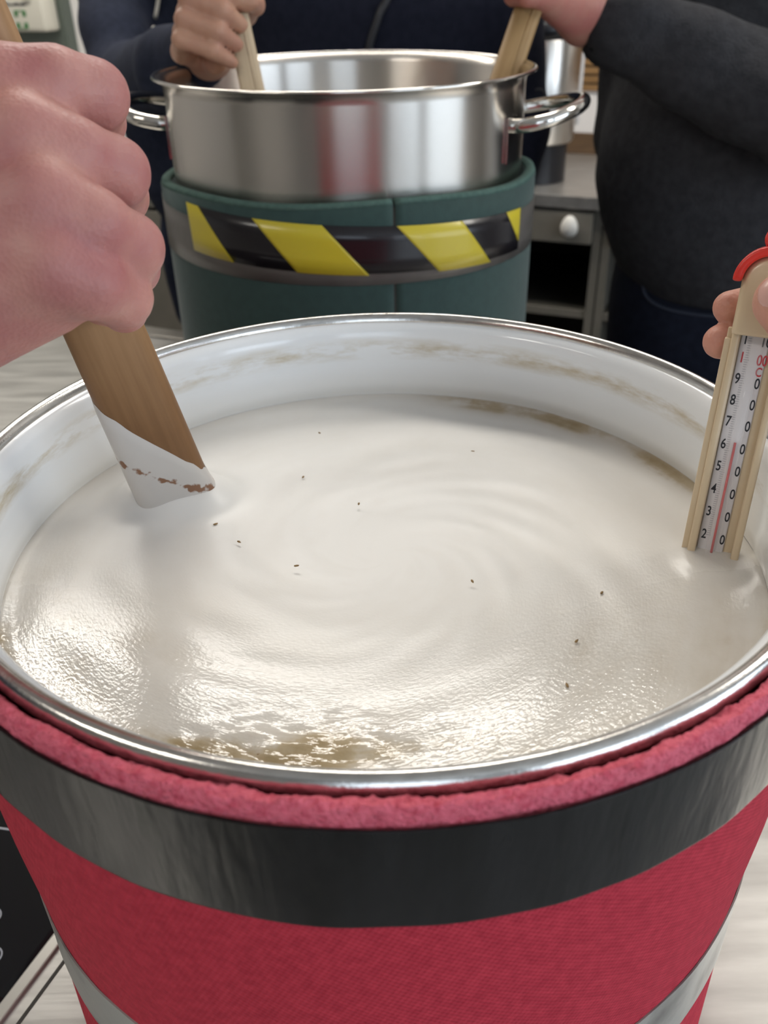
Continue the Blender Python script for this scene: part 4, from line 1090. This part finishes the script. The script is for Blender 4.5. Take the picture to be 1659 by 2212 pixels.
def person(base, label, jacket, jm, trousers, tm, hands, skin_m, hair_m, head_c, look, feet, jname, core=()):
    t = empty('person', base); tag(t, label, 'person')
    hf, hairf, hw_ = head_geo(head_c, look)
    hc = np.asarray(head_c)
    lo = hc + (-.14, -.14, -.26); hi = hc + (.14, .14, .15)
    for a, b, ra, rb in core:
        for q in (np.asarray(a, float), np.asarray(b, float)): lo = np.minimum(lo, q - max(ra, rb)); hi = np.maximum(hi, q + max(ra, rb))
    for fn, l_, h_ in hands: lo = np.minimum(lo, l_); hi = np.maximum(hi, h_)
    def bf(P):
        d = hf(P)
        for a, b, ra, rb in core: d = smin(d, cone(P, a, b, ra, rb), .02)
        for fn, l_, h_ in hands: d = smin(d, fn(P), .006)
        return d
    V, Q = sdf_sparse(bf, lo, hi, 0.0026 if hands else 0.006, 3)
    link('body', np_mesh('body', V, Q), skin_m, t)
    sdf_obj('hair', hairf, hc + (-.14, -.16, -.12), hc + (.14, .14, .17), 0.006, hair_m, t)
    j = sdf_obj(jname, jacket[0], jacket[1], jacket[2], 0.0075, jm, t)
    tr = sdf_obj('trousers', trousers[0], trousers[1], trousers[2], 0.010, tm, t)
    for c, d in feet:
        c = np.array(c, float); sdf_obj('shoe', shoe_fn(c, d), c + (-.24, -.24, 0), c + (.24, .24, .16), 0.009, M['shoe'], t)
    return t, j, tr
def cloth(name, c1, c2, f=500, b=0.5):
    return mat(name, c1, 0.92, color2=c2, cscale=90, spec=0.2, bump=b, bscale=f, bdist=0.0012, detail=6)
M['shoe'] = mat('shoe_leather', (0.02, 0.02, 0.02), 0.5)
M['navy_hoodie'] = cloth('navy_hoodie', (0.016, 0.020, 0.036), (0.022, 0.027, 0.048))
M['navy_jacket'] = cloth('navy_jacket', (0.014, 0.016, 0.028), (0.019, 0.021, 0.036))
M['grey_knit'] = cloth('grey_knit', (0.030, 0.030, 0.033), (0.042, 0.042, 0.046), 350, 0.8)
M['denim'] = cloth('denim', (0.010, 0.014, 0.030), (0.015, 0.021, 0.042), 700)
M['denim_b'] = cloth('denim_dark', (0.009, 0.011, 0.020), (0.013, 0.016, 0.028), 700)
M['hair_a'] = mat('hair_brown', (0.06, 0.035, 0.02), 0.6); M['hair_b'] = mat('hair_grey', (0.20, 0.18, 0.16), 0.6)
M['cord'] = mat('cord_white', (0.70, 0.67, 0.60), 0.8)
M['zip'] = mat('zip_dark', (0.045, 0.045, 0.05), 0.4)

# 1) hoodie wearer, left behind the stockpot
hz_ = unit(ST2AX + RT * 0.45); hx = unit(np.array([0.10, -0.99, 0.0])); hx = unit(hx - hz_ * (hx @ hz_)); hy = unit(np.cross(hz_, hx));
if hy[0] > 0: hy = -hy
HO = S2B + ST2AX * ((atY(515, 82, 0.97)[2] - S2B[2]) / ST2AX[2])
WR = atY(372, 150, 1.14)
HO = HO + hy * 0.024 + ST2AX * 0.004
f1, w1 = fist_fn(HO, hx, hy, hz_, 0.012, 0.93, WR)
EL = atY(268, 172, 1.52)
p1c = (-0.30, 1.56)
def hoodie(P):
    L0 = atY(302, 310, 1.74)[0]
    tb = tower(P, [(0.98, L0 + .21, 1.76, .165, .12), (1.05, L0 + .185, 1.76, .175, .125), (1.13, L0 + .165, 1.76, .165, .12), (1.20, L0 + .155, 1.77, .17, .12), (1.32, L0 + .15, 1.77, .19, .125), (1.44, L0 + .15, 1.78, .18, .11), (1.50, L0 + .15, 1.79, .10, .08)], 0.15)
    d = tb - 0.012
    sh = np.array([L0 - 0.02, 1.78, 1.43])
    arm = smin(cone(P, sh, EL, .060, .052), smin(cone(P, EL, WR, .050, .042), cone(P, WR, WR + (w1(-0.086, 0.003, 0) - WR) * .75, .042, .036), .015), .02)
    sh2 = np.array([L0 + 0.33, 1.79, 1.43]); e2 = np.array([L0 + 0.36, 1.84, 1.16]); arm2 = smin(cone(P, sh2, e2, .06, .05), cone(P, e2, np.array([L0 + .30, 1.64, 1.10]), .048, .036), .02)
    hood = cone(P, np.array([L0 + .08, 1.85, 1.50]), np.array([L0 + .22, 1.85, 1.50]), .055, .055)
    d = smin(smin(smin(d, arm, .03), arm2, .03), hood, .04)
    return d + folds(P, 0.0045, 55, 0.7)
def jeans1(P):
    L0 = atY(346, 480, 1.74)[0]
    hip = tower(P, [(0.78, L0 + .16, 1.76, .155, .11), (1.05, L0 + .16, 1.76, .155, .11)], 0.1)
    la = cone(P, (L0 + .085, 1.76, .95), (L0 + .12, 1.78, .08), .085, .055); lb = cone(P, (L0 + .25, 1.78, .95), (L0 + .26, 1.80, .08), .085, .055)
    return smin(smin(hip, la, .03), lb, .01) + folds(P, .004, 30)
L1 = atY(302, 310, 1.74)[0]
pt1, jk1, _ = person((L1 + .15, 1.77, 0), 'person in navy hoodie with white drawstring, stirring the stockpot with a pale paddle',
    (hoodie, np.array([L1 - .15, 0.98, 0.97]), np.array([L1 + .46, 1.96, 1.56])), M['navy_hoodie'],
    (jeans1, np.array([L1 - .05, 1.60, 0.06]), np.array([L1 + .45, 1.94, 1.06])), M['denim'],
    [(f1, HO - .19 + np.array([.07, .0, .06]), HO + np.array([.085, .19, .085]))], M['skin_b'], M['hair_a'], (L1 + .15, 1.75, 1.69), (0.3, -1), [((L1 + .12, 1.78, 0), (-.1, -1)), ((L1 + .26, 1.80, 0), (.2, -1))], 'hoodie',
    [((L1 + .15, 1.78, 1.52), (L1 + .15, 1.77, 1.10), .055, .075), ((L1 + .15, 1.78, 1.47), (L1 - .02, 1.78, 1.43), .045, .042), ((L1 - .02, 1.78, 1.43), EL, .040, .036), (EL, WR, .034, .026)])
def front(jfn, u, v, Y0=1.30, Y1=2.0):
    # point on the garment's surface under a picture position
    r = ray(u, v); ts = np.linspace(Y0 / r[1], Y1 / r[1], 500); Pp = CAM + ts[:, None] * r
    d = jfn(Pp[:, None, :].astype(np.float32))[:, 0]; i = np.argmax(d < 0.0)
    return CAM + r * (ts[i] if d[i] < 0 else 1.42 / r[1])
pts = [front(hoodie, u, v) - ray(u, v) * .006 for u, v in ((347, -40), (342, 0), (337, 30), (331, 62), (327, 82))]
c = tube('drawstring', spline(pts, 5) + [pts[-1] + np.array([-.002, 0, -.004]), pts[-1] + np.array([-.003, 0, -.010])], [0.0032] * 21 + [0.0058, 0.0050], 10)
tag(link('drawstring', c, M['cord'], jk1), 'white drawstring')

# 2) jacket wearer behind the stockpot
p2x, p2y = 0.01, 1.46
R2 = atY(1186, 300, 1.44)[0]
def jacket2(P):
    tb = tower(P, [(0.99, p2x, p2y, .185, .125), (1.06, p2x, p2y, .195, .13), (1.2, p2x, p2y, .19, .125), (1.34, p2x, p2y, .205, .13), (1.45, p2x, p2y + .01, .185, .11), (1.52, p2x, p2y + .02, .09, .08)]) - .012
    ex = R2 - .058
    armr = smin(cone(P, (ex - .035, p2y + .02, 1.45), (ex, p2y + .0, 1.18), .062, .057), cone(P, (ex, p2y, 1.18), (ex - .012, p2y - .045, 1.04), .056, .046), .02)
    lx = p2x - .24
    arml = smin(cone(P, (lx + .03, p2y + .02, 1.45), (lx, p2y + .02, 1.20), .063, .055), cone(P, (lx, p2y + .02, 1.20), (lx + .07, p2y - .06, 1.03), .053, .046), .02)
    col = cone(P, (p2x - .04, p2y + .01, 1.53), (p2x + .04, p2y + .01, 1.53), .05, .05)
    return smin(smin(smin(tb, armr, .02), arml, .02), col, .03) + folds(P, .0042, 46, 2.1)
def jeans2(P):
    hip = tower(P, [(0.78, p2x, p2y, .165, .115), (1.06, p2x, p2y, .165, .115)])
    la = cone(P, (p2x - .085, p2y, .95), (p2x - .10, p2y + .02, .08), .088, .055); lb = cone(P, (p2x + .085, p2y, .95), (p2x + .11, p2y + .02, .08), .088, .055)
    return smin(smin(hip, la, .03), lb, .01) + folds(P, .004, 30)
pt2, jk2, _ = person((p2x, p2y, 0), 'person in dark navy zip jacket standing directly behind the stockpot', (jacket2, np.array([p2x - .38, p2y - .29, 0.98]), np.array([R2 + .03, p2y + .20, 1.60])), M['navy_jacket'],
    (jeans2, np.array([p2x - .20, p2y - .15, .06]), np.array([p2x + .20, p2y + .15, 1.07])), M['denim_b'],
    [], M['skin_b'], M['hair_b'], (p2x, p2y - .01, 1.72), (-.1, -1), [((p2x - .10, p2y + .02, 0), (-.2, -1)), ((p2x + .11, p2y + .02, 0), (.2, -1))], 'jacket', [((p2x, p2y, 1.54), (p2x, p2y, 1.10), .055, .08)])
zp = [front(jacket2, u, v, 1.2, 1.6) - ray(u, v) * .002 for u, v in ((842, -40), (836, 0), (822, 25), (812, 55), (803, 80), (797, 108), (793, 140))]
link('zip', tube('zip', spline(zp, 4), 0.0055, 8), M['zip'], jk2)
lg = front(jacket2, 1163, 215, 1.2, 1.6) - ray(1163, 215) * .001
n_ = unit(CAM - lg); s_ = unit(np.cross(n_, [0, 0, 1])); u_ = np.cross(s_, n_)
link('round_badge', tube('round_badge', [lg + (s_ * math.cos(t) * .012 + u_ * math.sin(t) * .014) for t in np.linspace(0, 2 * math.pi, 25)[:-1]], 0.0016, 6, True), mat('badge_grey', (0.05, 0.05, 0.055), 0.6), jk2)

# 3) grey jumper wearer on the right
hx3 = unit(np.array([-0.55, -0.80, 0.0])); hz3 = ST3AX; hx3 = unit(hx3 - hz3 * (hx3 @ hz3)); hy3 = unit(np.cross(hx3, hz3))
if hy3[0] < 0: hy3 = -hy3
HO3 = S3B + ST3AX * ((atY(1152, -20, 1.05)[2] - S3B[2]) / ST3AX[2])
CU = atY(1322, 46, 1.12); EL3 = atY(1790, 275, 1.03)
def hand3(P):
    # seen from below the little-finger side: heel of the hand, wrist on the right, fingers round the paddle
    W3 = CU + np.array([0, 0, .010])
    kn = [(atY(1182, -8, 1.055), .016), (atY(1178, -42, 1.055), .017), (atY(1182, -75, 1.06), .017), (atY(1190, -115, 1.065), .016)]
    fd = None
    for k, (q, r) in enumerate(kn):
        f = chain(P, [(q, r * .85), (atY(1140, -12 - 40 * k, 1.022), .0112), (atY(1110, -10 - 40 * k, 1.050), .0102), (atY(1122, -12 - 40 * k, 1.085), .0092), (atY(1150, -12 - 40 * k, 1.098), .0085)], .004)
        fd = f if fd is None else smin(fd, f, .0022)
    bk = None
    for k, (q, r) in enumerate(kn):
        d = cone(P, q, W3 + np.array([-.035, 0, .012 * k - .012]), r, .022); bk = d if bk is None else smin(bk, d, .012)
    bk = smin(bk, cone(P, atY(1205, -8, 1.075), W3, .018, .025), .015)
    bk = smin(bk, cone(P, W3 + np.array([-.03, 0, 0]), W3 + (EL3 - W3) * .25, .027, .029), .015)
    tb = chain(P, [(W3 + np.array([-.03, .02, .03]), .018), (atY(1230, -90, 1.11), .015), (atY(1180, -120, 1.115), .012), (atY(1140, -120, 1.10), .010)], .006)
    return smin(smin(fd, bk, .008), tb, .006)
b3 = [(200, 1340), (300, 1315), (400, 1300), (480, 1311), (560, 1335)]
P3Y = 1.27
def knit(P):
    rows = []
    for v, u in b3:
        q = atY(u, v, P3Y); rows.append((float(q[2]), float(q[0]) + .205, P3Y, .205, .165))
    zmin = rows[-1][0]; q0 = rows[0]
    rows.append((zmin - .03, rows[-1][1] + .012, P3Y, .200, .155))
    rows += [(q0[0] + .06, q0[1] + .012, P3Y + .01, .205, .15), (1.44, q0[1] + .01, P3Y + .03, .20, .125), (1.52, q0[1] + .01, P3Y + .04, .10, .09)]
    d = tower(P, rows, -0.12) - .004
    sx = q0[1] + .20
    arm = smin(cone(P, CU + (EL3 - CU) * .03, EL3, .044, .062), cone(P, EL3, (sx + .03, P3Y + .02, 1.44), .062, .066), .03)
    cuff = cone(P, CU + (EL3 - CU) * .0, CU + (EL3 - CU) * .12, .043, .045)
    arm = smin(arm, cuff, .008) + folds(P, .0045, 60, 1.2)
    arm = np.maximum(arm, -cone(P, CU - (EL3 - CU) * .2, CU + (EL3 - CU) * .10, .036, .036))
    sx2 = q0[1] - .20
    arm2 = smin(cone(P, (sx2 + .03, P3Y + .05, 1.43), (sx2 + .05, P3Y + .13, 1.17), .06, .052), cone(P, (sx2 + .05, P3Y + .13, 1.17), (sx2 + .12, P3Y + .17, .98), .05, .042), .02)
    d = smin(smin(d, arm, .012), arm2, .02)
    return d + folds(P, .0022, 26, 0.4)
def jeans3(P):
    q = atY(1338, 640, P3Y)
    X0 = q[0] + .185
    hip = tower(P, [(0.76, X0, P3Y, .185, .13), (1.10, X0, P3Y, .188, .135)], -0.1)
    la = cone(P, (X0 - .09, P3Y, .95), (X0 - .10, P3Y + .03, .08), .095, .058); lb = cone(P, (X0 + .09, P3Y, .95), (X0 + .11, P3Y + .03, .08), .095, .058)
    return smin(smin(hip, la, .03), lb, .01) + folds(P, .003, 30)
qc = atY(1300, 400, P3Y); C3 = float(qc[0]) + .205
pt3, jk3, tr3 = person((C3, P3Y, 0), 'person in charcoal grey jumper and dark jeans at right, arm stretched to the stockpot',
    (knit, np.array([C3 - .30, .90, .93]), np.array([C3 + .42, P3Y + .30, 1.58])), M['grey_knit'],
    (jeans3, np.array([C3 - .25, P3Y - .18, .06]), np.array([C3 + .27, P3Y + .18, 1.11])), M['denim_b'],
    [(hand3, np.minimum(HO3, CU) + np.array([-.07, -.10, -.06]), np.maximum(HO3, CU) + np.array([.08, .09, .10]))], M['skin_c'], M['hair_b'], (C3, P3Y - .0, 1.74), (-.5, -1), [((C3 - .10, P3Y + .03, 0), (-.5, -1)), ((C3 + .11, P3Y + .03, 0), (.0, -1))], 'jumper',
    [((C3, P3Y + .02, 1.55), (C3, P3Y, 1.10), .055, .085), ((C3, P3Y + .03, 1.46), (C3 + .21, P3Y + .02, 1.44), .045, .042), ((C3 + .21, P3Y + .02, 1.44), EL3, .042, .038), (EL3, CU + (EL3 - CU) * .1, .038, .027)])
pk = [front(jeans3, u, v, 1.0, 1.5) - ray(u, v) * .001 for u, v in ((1388, 612), (1393, 635), (1412, 655), (1450, 670), (1510, 680), (1580, 684), (1650, 680))]
link('pocket_seam', tube('pocket_seam', spline(pk, 4), 0.0022, 6), mat('denim_seam', (0.035, 0.042, 0.062), 0.9), tr3)
